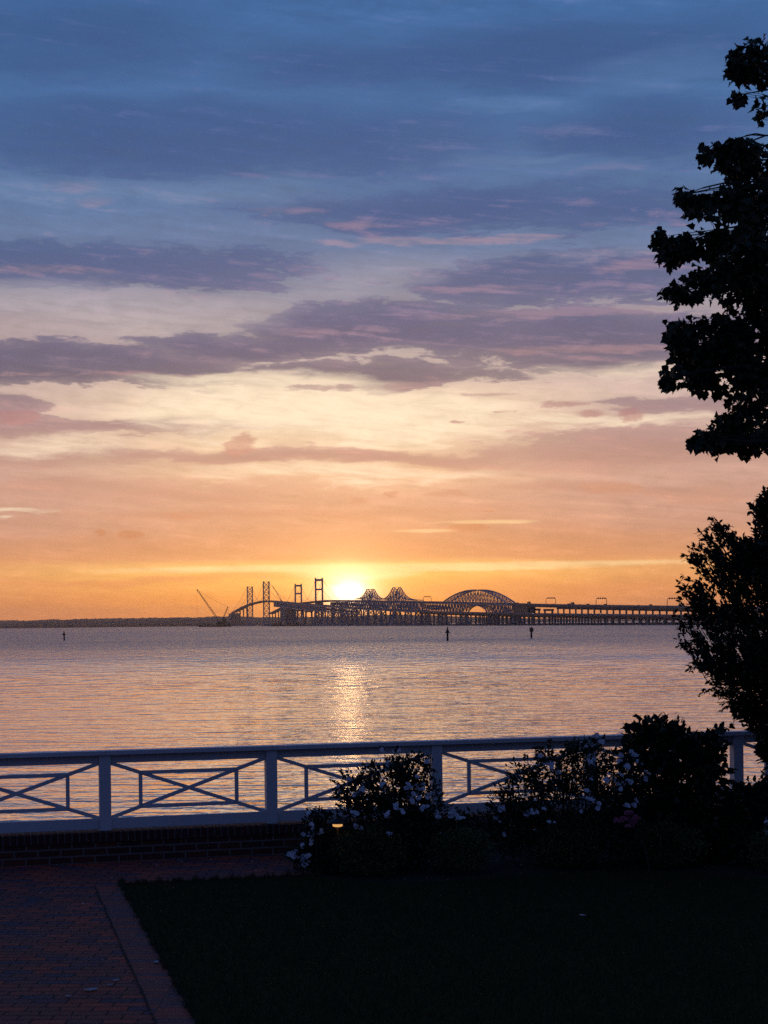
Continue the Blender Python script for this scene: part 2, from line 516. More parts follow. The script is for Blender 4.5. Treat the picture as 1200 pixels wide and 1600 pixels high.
# ------------------------------------------------------------------ bridges
class Line:
    def __init__(s, pts):
        D = np.array([p[1] for p in pts], float)
        Xw = np.array([at(p[0], p[1]) for p in pts]); Z = np.array([zat(p[0], p[2], p[1]) for p in pts])
        o = np.argsort(D); D, Xw, Z = D[o], Xw[o], Z[o]
        s.D = np.arange(D[0], D[-1] + 1, 4.0)
        x = np.interp(s.D, D, Xw); z = np.interp(s.D, D, Z)
        k = np.hanning(81); k /= k.sum()
        s.x = np.convolve(np.pad(x, 40, mode='reflect', reflect_type='odd'), k, 'valid')
        s.z = np.convolve(np.pad(z, 40, mode='reflect', reflect_type='odd'), k, 'valid')

    def p(s, D, off=0.0, dz=0.0):
        x = np.interp(D, s.D, s.x); z = np.interp(D, s.D, s.z)
        g = (np.interp(D + 8, s.D, s.x) - np.interp(D - 8, s.D, s.x)) / 16.0
        L = math.hypot(1, g)
        return Vector((x + off * 1 / L, D - off * g / L, z + dz))

    def rz(s, D):
        a = s.p(D + 8); b = s.p(D - 8); return math.atan2(a.y - b.y, a.x - b.x)


def swept(line, D0, D1, prof, step=16.0):
    """sweep a closed cross-section (offset, height) along the line"""
    n = max(2, int(abs(D1 - D0) / step) + 1); m = len(prof); vs = []; fs = []
    for D in np.linspace(D0, D1, n):
        for (o, z) in prof: vs.append(line.p(D, o, z))
    for i in range(n - 1):
        for k in range(m): fs.append((i * m + k, i * m + (k + 1) % m, (i + 1) * m + (k + 1) % m, (i + 1) * m + k))
    fs.append(tuple(range(m))[::-1]); fs.append(tuple((n - 1) * m + k for k in range(m)))
    return vs, fs


def deck_prof(w, t):
    return [(-w / 2, 1.0), (-w / 2 + .4, 1.0), (-w / 2 + .4, 0.0), (w / 2 - .4, 0.0), (w / 2 - .4, 1.0), (w / 2, 1.0), (w / 2, -.8), (w / 2 - 1.5, -t), (-w / 2 + 1.5, -t), (-w / 2, -.8)]


def truss(line, D0, D1, panel, w, zlo, zhi, cs=1.1, ws=0.6, top=True):
    """two truss planes between lower and upper chord heights given as functions of D, with cross bracing"""
    mb = MB(); n = max(2, int(round((D1 - D0) / panel))); Ds = np.linspace(D0, D1, n + 1)
    for o in (-w / 2, w / 2):
        for i in range(n):
            a, b = Ds[i], Ds[i + 1]
            la, lb, ha, hb = line.p(a, o, zlo(a)), line.p(b, o, zlo(b)), line.p(a, o, zhi(a)), line.p(b, o, zhi(b))
            mb.bar(la, lb, cs); mb.bar(ha, hb, cs); mb.bar(la, ha, ws)
            if (ha - la).length > 4:
                if i % 2: mb.bar(la, hb, ws)
                else: mb.bar(ha, lb, ws)
                if (ha - la).length > 24:
                    mid = (la + ha) / 2; midb = (lb + hb) / 2
                    mb.bar(mid, midb, ws); mb.bar(ha, midb, ws * .8); mb.bar(mid, hb, ws * .8)
        mb.bar(line.p(Ds[-1], o, zlo(Ds[-1])), line.p(Ds[-1], o, zhi(Ds[-1])), ws)
    for i in range(n + 1):
        D = Ds[i]
        mb.bar(line.p(D, -w / 2, zhi(D)), line.p(D, w / 2, zhi(D)), ws); mb.bar(line.p(D, -w / 2, zlo(D)), line.p(D, w / 2, zlo(D)), ws)
        if i < n and top:
            mb.bar(line.p(D, -w / 2, zhi(D)), line.p(Ds[i + 1], w / 2, zhi(Ds[i + 1])), ws * .7)
    return mb


def bent(line, D, w, zt, base_w=None, cap=1.6, leg=1.6, depth=1.8, lower=True, plinth=2.6):
    """a pier: plinth in the water, two columns, cap beam; one mesh"""
    mb = MB(); base_w = base_w or w
    c = line.p(D); rz = line.rz(D) - math.pi / 2
    bw = WATER_Z - 1.0
    for sgn in (-1, 1):
        a = line.p(D, sgn * base_w / 2, 0); a.z = bw
        b = line.p(D, sgn * w / 2, zt - cap * .5)
        mb.bar(a, b, leg, depth, up=(0, 1, 0))
    a = line.p(D, -w / 2 - leg * .8, zt - cap / 2); b = line.p(D, w / 2 + leg * .8, zt - cap / 2)
    mb.bar(a, b, depth * 1.1, cap)
    a = line.p(D, -base_w / 2 - leg, 0); a.z = WATER_Z + plinth / 2 - 1; b = line.p(D, base_w / 2 + leg, 0); b.z = a.z
    mb.bar(a, b, depth * 2.0, plinth + 1.0)
    return mb


def lattice_pier(line, D, w, base_w, zt, ln=9.0, base_l=12.0, cell=11.0):
    """steel tower pier of four battered legs with X bracing on a concrete footing"""
    mb = MB(); ztop = line.p(D).z + zt; z0 = WATER_Z + 4.0
    n = max(2, int(round((ztop - z0) / cell)))

    def P(i, j, k):
        f = k / n
        o = (w / 2 * f + base_w / 2 * (1 - f)) * i; l_ = (ln / 2 * f + base_l / 2 * (1 - f)) * j
        q = line.p(D + l_, o); q.z = z0 + (ztop - z0) * f
        return q
    for i in (-1, 1):
        for j in (-1, 1): mb.bar(P(i, j, 0), P(i, j, n), 1.7)
    for k in range(n):
        for j in (-1, 1):
            mb.bar(P(-1, j, k), P(1, j, k + 1), .8); mb.bar(P(1, j, k), P(-1, j, k + 1), .8); mb.bar(P(-1, j, k + 1), P(1, j, k + 1), .9)
        for i in (-1, 1):
            mb.bar(P(i, -1, k), P(i, 1, k + 1), .6)
    c = line.p(D)
    mb.box((c.x, c.y, WATER_Z + 1.4), (base_w + 5, base_l + 5, 6.4), line.rz(D) - math.pi / 2)
    return mb


def sus_tower(line, D, H, w, style):
    mb = MB(); leg = 4.0 if style == 'portal' else 2.3
    ztop = H + WATER_Z; z0 = WATER_Z

    def P(i, z, j=0.0):
        q = line.p(D + j, i * w / 2); q.z = z; return q
    if style == 'portal':
        for i in (-1, 1): mb.bar(P(i, z0), P(i, ztop), leg, 5.0, up=(0, 1, 0))
        zd = line.p(D).z
        for z, hh in ((ztop - 3.0, 5.0), ((ztop + zd) / 2 + 1, 4.0), (zd - 6, 5.0)): mb.bar(P(-1, z), P(1, z), 4.0, hh)
        for i in (-1, 1): mb.bar(P(i, ztop), P(i, ztop + 2.5), 3.0, 4.0, up=(0, 1, 0))
        for k in range(3):
            za, zb = z0 + 6 + k * (zd - 14 - z0) / 3, z0 + 6 + (k + 1) * (zd - 14 - z0) / 3
            mb.bar(P(-1, za), P(1, zb), 1.6); mb.bar(P(1, za), P(-1, zb), 1.6)
    else:
        for i in (-1, 1): mb.bar(P(i, z0), P(i, ztop + 1.5), leg * 1.3, 4.6, up=(0, 1, 0))
        n = 8; zz = np.linspace(z0 + 5, ztop, n + 1)
        for k in range(n):
            mb.bar(P(-1, zz[k]), P(1, zz[k + 1]), 1.5); mb.bar(P(1, zz[k]), P(-1, zz[k + 1]), 1.5); mb.bar(P(-1, zz[k + 1]), P(1, zz[k + 1]), 1.3)
    c = line.p(D)
    mb.box((c.x, c.y, WATER_Z + 1.5), (w + 14, 24, 7), line.rz(D) - math.pi / 2)
    return mb


def cables(line, Da, T1, T2, Db, H1, H2, w, root):
    for o in (-w / 2, w / 2):
        mb = MB(); pts = []
        for D in np.linspace(Da, Db, 60):
            zd = line.p(D).z
            if D < T1:
                f = (D - Da) / (T1 - Da); z = (line.p(Da).z + 2) * (1 - f) + H1 * f - 18 * f * (1 - f)
            elif D < T2:
                f = (D - T1) / (T2 - T1); m_ = line.p((T1 + T2) / 2).z + 4
                z = H1 * (1 - f) + H2 * f - 4 * f * (1 - f) * ((H1 + H2) / 2 - m_)
            else:
                f = (D - T2) / (Db - T2); z = H2 * (1 - f) + (line.p(Db).z + 2) * f - 18 * f * (1 - f)
            q = line.p(D, o); q.z = z; pts.append(q)
        for a, b in zip(pts[:-1], pts[1:]): mb.bar(a, b, 0.45)
        for q in pts[2:-2:2]:
            d = line.p(q.y, o)
            if q.z - d.z > 3: mb.bar((d.x, d.y, d.z), q, .16)
        mb.build('main_cable', M_STEEL, root)


NEAR = Line([(1560, 900, 966), (1320, 1100, 965), (1180, 1245, 963.6), (1075, 1400, 962.2), (950, 1600, 960.8), (830, 1850, 959.3), (740, 2130, 957.5), (690, 2330, 956.5), (655, 2500, 955), (620, 2660, 953.5), (580, 2900, 951.5),
             (545, 3120, 949), (510, 3350, 946), (480, 3560, 943.8), (450, 3800, 941), (430, 3960, 939), (415.5, 4090, 938.4), (402, 4330, 941), (391, 4576, 944), (378, 4900, 949.5), (364, 5300, 957)])
FAR = Line([(1560, 1130, 954), (1180, 1400, 949.8), (1075, 1560, 948.2), (950, 1780, 946.6), (870, 1930, 945.4), (805, 2080, 943.8), (752, 2250, 942.2), (700, 2420, 941), (655, 2600, 940.2), (600, 2880, 939.4), (545, 3260, 938.2),
            (515, 3560, 938.0), (499, 3750, 939), (466.5, 4220, 942.5), (440, 4720, 950), (424, 5200, 958)])


def bridge_near():
    root = empty('suspension_bridge', NEAR.p(900))
    root.location = (0, 0, 0)
    tag(root, 'lower nearer bridge with twin X-braced lattice towers and two pointed steel truss peaks', 'bridge')
    v, f = swept(NEAR, 900, 2480, deck_prof(9.5, 2.4)); mesh_ob('trestle_deck', v, f, M_ROAD, root)
    v, f = swept(NEAR, 2480, 3030, deck_prof(10, 2.0)); mesh_ob('truss_deck', v, f, M_ROAD, root)
    v, f = swept(NEAR, 3030, 3960, deck_prof(10.5, 2.4)); mesh_ob('girder_deck', v, f, M_ROAD, root)
    v, f = swept(NEAR, 3380, 3955, [(-4.4, -3.2), (4.4, -3.2), (4.4, -12.6), (-4.4, -12.6)]); mesh_ob('box_girder', v, f, M_STEEL, root)
    v, f = swept(NEAR, 3960, 5300, deck_prof(11, 3.6)); mesh_ob('suspended_deck', v, f, M_ROAD, root)
    pk = (2660, 2900)

    def top(D):
        h = 17.0
        for c, a in ((pk[0], 21.0), (pk[1], 19.0)):
            t = max(0.0, abs(D - c) - 8)
            h = max(h, 17.0 + a * math.exp(-((t / 38.0) ** 1.15)))
        return h
    truss(NEAR, 2488, 3020, 11.0, 10.5, lambda D: -1.5, top, 1.1, .5).build('peaked_truss', M_STEEL, root)
    truss(NEAR, 3032, 3950, 13.0, 10.0, lambda D: -13.0, lambda D: -2.0, 1.8, 1.1).build('deck_truss', M_STEEL, root)
    for D in pk: lattice_pier(NEAR, D, 9, 18, -1.5).build('pier', M_STEEL, root)
    for D in (2500, 2780, 3015, 3100, 3170, 3240, 3310, 3380, 3450): lattice_pier(NEAR, D, 8, 12, -13 if D > 3020 else -2, 6, 8).build('pier', M_STEEL, root)
    for D in (3540, 3640): bent(NEAR, D, 12, -14, 16, 4, 4, 5).build('pier', M_CONC, root)
    c = NEAR.p(3800); mb = MB(); hh = c.z - 15 - WATER_Z
    mb.box((c.x, c.y, WATER_Z - 1 + hh / 2), (24, 70, hh + 2), NEAR.rz(3800) - math.pi / 2)
    mb.box((c.x, c.y, WATER_Z + 2), (34, 84, 7), NEAR.rz(3800) - math.pi / 2)
    mb.build('anchorage', M_CONC, root)
    c = NEAR.p(5240); mb = MB(); hh = c.z - 4 - WATER_Z
    mb.box((c.x, c.y, WATER_Z - 1 + hh / 2), (30, 90, hh), NEAR.rz(5240) - math.pi / 2)
    mb.build('anchorage', M_CONC, root)
    for D, H in ((4090, 113), (4576, 112)): sus_tower(NEAR, D, H, 14.5, 'lattice').build('tower', M_STEEL, root)
    cables(NEAR, 3830, 4090, 4576, 5200, 113 + WATER_Z, 112 + WATER_Z, 14.5, root)
    for D in list(np.arange(1150, 2120, 19.5)) + list(np.arange(2130, 2470, 30)):
        bent(NEAR, D, 7.0, -2.5, None, 1.4, 1.7, 1.8).build('pier', M_CONC, root)
    for D in (4760, 4900, 5040): bent(NEAR, D, 9, -4, 12, 3, 3, 4).build('pier', M_CONC, root)
    return root


def bridge_far():
    root = empty('arched_bridge', (0, 0, 0))
    tag(root, 'higher farther bridge with a humped through-arch truss and two plain portal towers', 'bridge')
    v, f = swept(FAR, 1130, 2015, deck_prof(11.5, 3.2)); mesh_ob('trestle_deck', v, f, M_ROAD, root)
    v, f = swept(FAR, 2015, 3420, deck_prof(11.5, 2.2)); mesh_ob('truss_deck', v, f, M_ROAD, root)
    v, f = swept(FAR, 3420, 5200, deck_prof(12, 3.6)); mesh_ob('suspended_deck', v, f, M_ROAD, root)
    v, f = swept(FAR, 2018, 2076, [(-5.2, -2.3), (5.2, -2.3), (5.2, -13), (-5.2, -13)]); mesh_ob('plate_girder', v, f, M_DARKSTEEL, root)
    A0, A1 = 2092, 2432; ac = (A0 + A1) / 2

    def hi(D):
        t = (D - ac) / ((A1 - A0) / 2)
        return -1.6 + (20.0 * math.cos(t * math.pi / 2) ** 0.85 if abs(t) < 1 else 0.0)

    def lo(D):
        t = abs(D - 2262) / 66.0
        return -15.0 + (12.0 * math.sqrt(max(0.0, 1 - t * t)) if t < 1 else 0.0)
    truss(FAR, A0, A1, 8.5, 12.0, lambda D: -1.6, hi, 1.5, .55).build('arch_truss', M_STEEL, root)
    truss(FAR, 2078, 2560, 8.5, 11.0, lo, lambda D: -2.0, 1.3, .8).build('deck_truss', M_STEEL, root)
    truss(FAR, 2562, 3410, 13.0, 11.0, lambda D: -14.0, lambda D: -2.0, 1.5, .9).build('deck_truss', M_STEEL, root)
    for D in (2080, 2190, 2335, 2450, 2560, 2680, 2800, 2930, 3060, 3190, 3320): lattice_pier(FAR, D, 9, 13, -15, 6, 9).build('pier', M_STEEL, root)
    for D, H in ((3750, 110), (4220, 108.5)): sus_tower(FAR, D, H, 16, 'portal').build('tower', M_STEEL, root)
    cables(FAR, 3460, 3750, 4220, 4540, 110 + WATER_Z, 108.5 + WATER_Z, 16, root)
    for D in (1958, 2004): bent(FAR, D, 9.5, -5.0, None, 2.6, 2.2, 2.4).build('pier', M_CONC, root)
    for D in np.arange(1270, 1930, 18.5): bent(FAR, D, 7.5, -3.2, None, 1.6, 1.7, 1.8).build('pier', M_CONC, root)
    for D in (3430, 4520): bent(FAR, D, 16, -4, 22, 6, 8, 14).build('anchorage', M_CONC, root)
    for D in (4640, 4780, 4920, 5060): bent(FAR, D, 9, -4, 12, 3, 3, 4).build('pier', M_CONC, root)
    return root


bridge_near()
bridge_far()

# ------------------------------------------------------------------ sign gantries over the far deck
for (px, D, lab) in ((854, 1950, 'overhead sign gantry on the far bridge just right of the arch'), (934, 1795, 'middle overhead sign gantry on the far bridge, above the dense piers'),
                     (1051, 1595, 'overhead sign gantry on the far bridge beside the leafy tree'), (666, 2545, 'small distant sign gantry between the truss peaks and the arch')):
    g = empty('sign_gantry', FAR.p(D), FAR.rz(D) - math.pi / 2)
    tag(g, lab, 'sign gantry', 'sign gantries over the far bridge')
    w = 6.3; H = 8.4
    pts = [(-w, 0, -.5), (-w, 0, H - 1.6), (-w + .5, 0, H - .5), (-w + 1.6, 0, H), (w - 1.6, 0, H), (w - .5, 0, H - .5), (w, 0, H - 1.6), (w, 0, -.5)]
    MB().tube(pts, .33, 6).build('frame', M_DARKSTEEL, g)
    for k in range(4):
        MB().box((-4.0 + k * 2.7, -.5, H - .1), (1.5, .35, 1.7)).build('signal_panel', M_DARKSTEEL, g)

# ------------------------------------------------------------------ traffic
M_PAINT = [simple('car_paint_%s' % n, c, .35, .05, 1.0) for n, c in (('grey', (.12, .12, .13)), ('dark', (.03, .03, .04)), ('white', (.55, .55, .55)), ('red', (.2, .03, .03)))]
M_GLASS = simple('dark_window_glass', (.02, .02, .025), .15, .05, 1.0)
M_TYRE = simple('tyre_rubber', (.02, .02, .02), .8, .1, 1.0)


def make_car(kind, paint, lit):
    r_ = empty('parked_car' if False else {'car': 'car', 'van': 'van', 'truck': 'box_truck'}[kind])
    L, W, H, ht = {'car': (4.6, 1.85, .75, 1.45), 'van': (5.6, 2.0, 1.0, 2.2), 'truck': (9.0, 2.4, 1.2, 3.6)}[kind]
    v = [(-L / 2, .35), (-L / 2, .35 + H), (-L / 2 + L * .02, .4 + H), (L / 2 - .1, .35 + H * 1.02), (L / 2, .35 + H * .6), (L / 2, .35)]
    body = MB(); n = len(v)
    vs = [(-W / 2, -x, z) for x, z in v] + [(W / 2, -x, z) for x, z in v]
    fs = [tuple(range(n)), tuple(range(n, 2 * n))[::-1]] + [(k, n + k, n + (k + 1) % n, (k + 1) % n) for k in range(n)]
    body.add(vs, fs).build('body', paint, r_)
    cv = {'car': [(-L * .42, H + .35), (-L * .34, ht), (L * .10, ht), (L * .26, H + .35)], 'van': [(-L * .48, H + .35), (-L * .46, ht), (L * .22, ht), (L * .36, H + .35)],
          'truck': [(-L * .49, H + .35), (-L * .49, ht), (L * .26, ht), (L * .27, H + .35)]}[kind]
    n = len(cv); c = MB(); W2 = W * .9
    vs = [(-W2 / 2, -x, z) for x, z in cv] + [(W2 / 2, -x, z) for x, z in cv]
    c.add(vs, [tuple(range(n)), tuple(range(n, 2 * n))[::-1]] + [(k, n + k, n + (k + 1) % n, (k + 1) % n) for k in range(n)])
    c.build('cargo_box' if kind == 'truck' else 'cabin', paint if kind == 'truck' else M_GLASS, r_)
    for sx in (-1, 1):
        for sy in (-1, 1):
            MB().tube([(sx * W / 2 - .12, sy * L * .32, .34), (sx * W / 2 + .12, sy * L * .32, .34)], .34, 10).build('wheel', M_TYRE, r_)
    for sx in (-1, 1):
        MB().box((sx * W * .36, -L / 2 - .02, .85), (.34, .1, .24)).build('headlight', M_HEAD if lit else M_GLASS, r_)
    return r_


def traffic(line, lst, side, group, where):
    for (px, kind, paint, lit, lab) in lst:
        # find the deck point seen at this column
        Ds = line.D; cols = 600 + F_PX * (line.x + side) / Ds
        o = np.argsort(cols); D = float(np.interp(px, cols[o], Ds[o]))
        r_ = make_car(kind, M_PAINT[paint], lit)
        q = line.p(D, side); r_.location = q; r_.rotation_euler = (0, 0, line.rz(D) - math.pi / 2)
        tag(r_, lab, kind if kind != 'truck' else 'truck', group)


traffic(FAR, [(809, 'van', 1, 0, 'dark van on the far deck at the right foot of the arch'), (818, 'car', 0, 0, 'grey car on the far deck just past the arch'),
              (827, 'truck', 1, 0, 'dark box truck on the far deck left of the first right-hand gantry'), (866, 'car', 1, 0, 'dark car just right of the gantry nearest the arch'),
              (889, 'van', 0, 0, 'first vehicle of the queue between the two gantries'), (895, 'truck', 0, 0, 'tall box truck in the queue between the two gantries'),
              (906, 'car', 1, 0, 'dark car behind the tall box truck between the gantries'), (919, 'van', 1, 0, 'dark van just left of the middle gantry'),
              (946, 'van', 0, 0, 'grey van just right of the middle gantry'), (998, 'car', 1, 0, 'dark car midway between middle and right gantries'),
              (1017, 'van', 1, 0, 'dark van on the far deck left of the rightmost gantry'), (1066, 'truck', 1, 0, 'box truck passing behind the edge of the leafy tree')],
        -2.4, 'vehicles on the far bridge', 'far')
traffic(NEAR, [(902, 'car', 0, 1, 'car with lit headlights on the lower bridge, leftmost of the lit cars'), (923, 'car', 1, 1, 'car with lit headlights below the middle gantry, second from left'),
               (936, 'car', 2, 1, 'car with lit headlights third from left on the lower bridge'), (950, 'car', 0, 1, 'car with lit headlights on the lower bridge, rightmost of the lit cars'),
               (832, 'car', 1, 1, 'car with lit headlights on the lower bridge under the plate girder')],
        -2.2, 'cars with lit headlights on the lower bridge', 'near')


# ------------------------------------------------------------------ work barges and cranes
def lattice(mb, a, b, w0, w1, n, cs):
    a, b = Vector(a), Vector(b); d = (b - a).normalized(); s1 = d.cross(Vector((0, 1, 0))).normalized(); s2 = d.cross(s1).normalized()

    def P(i, j, k):
        f = k / n; w = (w0 * (1 - f) + w1 * f) / 2
        if k == 0: w *= .35
        return a.lerp(b, f) + s1 * i * w + s2 * j * w
    for i in (-1, 1):
        for j in (-1, 1):
            for k in range(n): mb.bar(P(i, j, k), P(i, j, k + 1), cs)
    for k in range(n):
        for j in (-1, 1):
            mb.bar(P(-1, j, k), P(1, j, k + 1), cs * .6); mb.bar(P(1, j, k), P(-1, j, k + 1), cs * .6)
            mb.bar(P(j, -1, k), P(j, 1, k + 1), cs * .6)


M_BARGE = simple('barge_steel', (.04, .035, .035), .7, .3, .3)


def hull(mb, cx, cy, L, W, H):
    z = WATER_Z
    pr = [(-L / 2, z + H), (L / 2, z + H), (L / 2 - H * 1.1, z - .6), (-L / 2 + H * 1.1, z - .6)]
    vs = [(cx + x, cy - W / 2, q) for x, q in pr] + [(cx + x, cy + W / 2, q) for x, q in pr]
    mb.add(vs, [(0, 1, 2, 3), (7, 6, 5, 4), (0, 4, 5, 1), (1, 5, 6, 2), (2, 6, 7, 3), (3, 7, 4, 0)])


D = 3650
cb = empty('crane_barge', (at(337, D), D, WATER_Z))
tag(cb, 'floating crane barge with a long lattice boom leaning to the left of the bridges', 'barge')
inv = Vector((-at(337, D), -D, -WATER_Z))


def rel(mb):
    mb.v = [tuple(Vector(v) + inv) for v in mb.v]; return mb


mb = MB(); hull(mb, at(336, D), D, 78, 24, 3.6); rel(mb).build('hull', M_BARGE, cb)
mb = MB()
for (px, w, h) in ((346, 16, 9), (351, 9, 15), (340, 6, 6), (358, 6, 5)): mb.box((at(px, D), D, WATER_Z + 3.6 + h / 2), (w, 10, h))
rel(mb).build('deckhouse', M_BARGE, cb)
foot = Vector((at(341.5, D), D, zat(341.5, 969, D))); tip = Vector((at(309, D), D - 10, zat(309, 921, D)))
mb = MB(); lattice(mb, foot, tip, 3.6, 2.2, 16, .55); rel(mb).build('boom', M_DARKSTEEL, cb)
m0 = Vector((at(349, D), D, zat(349, 966, D))); m1 = Vector((at(356.5, D), D, zat(356.5, 948, D)))
mb = MB(); lattice(mb, m0, m1, 2.6, 1.8, 6, .5); rel(mb).build('mast', M_DARKSTEEL, cb)
mb = MB(); pts = [tip.lerp(m1, f) + Vector((0, 0, -7 * f * (1 - f) * 4 * .35)) for f in np.linspace(0, 1, 9)]
for a, b in zip(pts[:-1], pts[1:]): mb.bar(a, b, .35)
mb.bar(m1, (at(358, D), D, WATER_Z + 4), .3); mb.bar(tip, tip + Vector((0, 0, -56)), .2)
rel(mb).build('cable', M_DARKSTEEL, cb)

D = 3560
wb = empty('deck_barge', (at(449, D), D, WATER_Z))
inv = Vector((-at(449, D), -D, -WATER_Z))
tag(wb, 'low dark work barge moored under the lattice-tower bridge', 'barge')
mb = MB(); hull(mb, at(449, D), D, 74, 18, 2.6); rel(mb).build('hull', M_BARGE, wb)
mb = MB()
for (px, w, h) in ((430, 10, 4), (438, 5, 7), (452, 12, 3), (465, 7, 5)): mb.box((at(px, D), D, WATER_Z + 2.6 + h / 2), (w, 8, h))
rel(mb).build('deck_load', M_BARGE, wb)

q = NEAR.p(3880)
cr = empty('mobile_crane', q)
tag(cr, 'mobile crane on the bridge deck right of the lattice towers, boom leaning left', 'crane')
inv = -q
mb = MB(); mb.box((q.x, q.y, q.z + 1.9), (3, 10, 1.8)); mb.box((q.x, q.y, q.z + 3.8), (3, 4.5, 2.4)); rel(mb).build('carrier', M_PAINT[1], cr)
mb = MB(); lattice(mb, q + Vector((0, 0, 3.5)), Vector((at(426.5, 3880), 3880, zat(426.5, 915, 3880))), 2.0, 1.2, 12, .4); rel(mb).build('boom', M_DARKSTEEL, cr)

# ------------------------------------------------------------------ channel markers
M_GREEN = simple('faded_green_board', (.03, .09, .08), .6, .2, 4.0)
M_REDB = simple('faded_red_board', (.12, .03, .03), .6, .2, 4.0)


def marker(px, yb, yt, lab, board, shape):
    # the pile stands where its foot meets the water
    D = (EYE - WATER_Z) * F_PX / (yb - yh(px)); H = (yb - yt) * D / F_PX
    r_ = empty('channel_marker', (at(px, D), D, WATER_Z))
    tag(r_, lab, 'channel marker', 'channel markers in the bay')
    MB().tube([(0, 0, -1), (0, 0, H * .86)], [.26, .22], 8).build('pile', M_WOOD, r_)
    mb = MB()
    if shape == 'square': mb.box((0, -.28, H * .72), (1.05, .08, 1.05)); mb.box((.1, .28, H * .72), (1.0, .08, 1.0))
    else: mb.add([(-.6, -.3, H * .56), (.6, -.3, H * .56), (0, -.3, H * .9), (-.6, -.22, H * .56), (.6, -.22, H * .56), (0, -.22, H * .9)], [(0, 1, 2), (5, 4, 3), (0, 3, 4, 1), (1, 4, 5, 2), (2, 5, 3, 0)])
    mb.build('daymark', board, r_)
    MB().lathe((0, 0, H * .86), [(.10, 0), (.12, H * .05), (.2, H * .06), (.2, H * .11), (.05, H * .14)], 8).build('lantern', M_DARKSTEEL, r_)


marker(100, 1000.5, 986, 'dark channel marker pile standing alone in front of the left shore', M_REDB, 'tri')
marker(699, 1001.5, 979.5, 'tall dark channel marker pile standing off the trestle left of the arch', M_REDB, 'tri')
marker(830, 997.5, 979, 'channel marker pile with a blue-green square board right of the arch', M_GREEN, 'square')

# ------------------------------------------------------------------ terrace, lawn, wall
def G(px, py, z=0.0):
    """where the sight line through a photo pixel meets the level z"""
    D = (EYE - z) * F_PX / (py - yh(px))
    return Vector((at(px, D), D, z))


# the fence line: first visible post at column 161
FO = Vector((at(161, 17.9), 17.9, 0.0))
FA = math.atan(0.262)
FU = Vector((math.cos(FA), math.sin(FA), 0)); FN = Vector((-math.sin(FA), math.cos(FA), 0))     # along the fence, and out to sea
WALL_H = 0.335


def fp(s, n=0.0, z=0.0): return FO + FU * s + FN * n + Vector((0, 0, z))


def slab(name, pts, z0, z1, mat, kind=None, parent=None):
    n = len(pts)
    vs = [(p[0], p[1], z0) for p in pts] + [(p[0], p[1], z1) for p in pts]
    fs = [tuple(range(n))[::-1], tuple(range(n, 2 * n))] + [(k, (k + 1) % n, n + (k + 1) % n, n + k) for k in range(n)]
    o = mesh_ob(name, vs, fs, mat, parent)
    if kind: tag(o, kind=kind)
    return o


def brick_mat(name, c1, c2, c3, mortar, bl, bh, ms, ang, vertical=False, off=.5, rough=.75, bmp=.004, mott=.5):
    m_, t_, b = newmat(name)
    gx, gy, gz, gv = coords('Object')
    ca, sa = math.cos(ang), math.sin(ang)
    u = gx * ca + gy * sa
    w = gz if vertical else gy * ca - gx * sa
    wob = noise(gv, 2.2, 3, .5)
    wob2 = noise(gv, 9.0, 3, .5)
    u2 = u + (wob - .5) * .05 + (wob2 - .5) * .02; w2 = w + (wob - .5) * (0.0 if vertical else .03) + (wob2 - .5) * .006
    bt = t_.nodes.new('ShaderNodeTexBrick'); t_.links.new(vec(u2, w2, 0.0), bt.inputs['Vector'])
    bt.offset = off; bt.offset_frequency = 2; bt.squash = 1.0
    bt.inputs['Scale'].default_value = 1.0
    bt.inputs['Brick Width'].default_value = bl; bt.inputs['Row Height'].default_value = bh
    bt.inputs['Mortar Size'].default_value = ms; bt.inputs['Mortar Smooth'].default_value = .3
    bt.inputs['Bias'].default_value = 0.0
    bt.inputs['Color1'].default_value = (0, 0, 0, 1); bt.inputs['Color2'].default_value = (1, 1, 1, 1); bt.inputs['Mortar'].default_value = (.5, .5, .5, 1)
    sx = t_.nodes.new('ShaderNodeSeparateColor'); t_.links.new(bt.outputs['Color'], sx.inputs[0]); t = X(sx.outputs[0])
    col = cmix(sstep(t, .0, .45), c1, c2); col = cmix(sstep(t, .55, .95), col, c3)
    st = noise(gv, 1.3, 6, .6); st2 = noise(gv, 26.0, 4, .6)
    v = st * mott + st2 * .16 + (1.0 - mott / 2 - .08)
    col = cmix(1.0, col, vec(v, v, v), 'MULTIPLY', False)
    col = cmix(X(bt.outputs['Fac']), col, mortar)
    t_.links.new(col, b.inputs['Base Color'])
    t_.links.new((st2 * .3 + (rough - .15)).s, b.inputs['Roughness'])
    h = st2 * .25 + t * .25 - X(bt.outputs['Fac'])
    bump(h, 1.0, bmp, b)
    b.inputs['Specular IOR Level'].default_value = .12
    return m_


PA = math.atan2(5.72, 1.45) - math.pi / 2          # the path runs away from the viewer, at right angles to the wall
M_PAVER = brick_mat('brick_paving', (.43, .092, .052), (.25, .075, .055), (.11, .068, .085), (.03, .022, .02), .235, .118, .008, -.02, bmp=.008, mott=.6)
M_BORDER = brick_mat('brick_edging', (.36, .09, .06), (.26, .078, .058), (.15, .076, .08), (.07, .045, .045), .60, .10, .004, -.02, bmp=.005, off=.0, mott=.7)
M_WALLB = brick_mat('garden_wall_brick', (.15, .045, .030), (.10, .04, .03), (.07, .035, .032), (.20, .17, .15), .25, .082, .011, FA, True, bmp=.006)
M_CAPB = brick_mat('wall_coping_brick', (.09, .034, .028), (.07, .03, .028), (.06, .03, .032), (.14, .12, .11), .075, .4, .009, FA, True, off=0.0, bmp=.006)


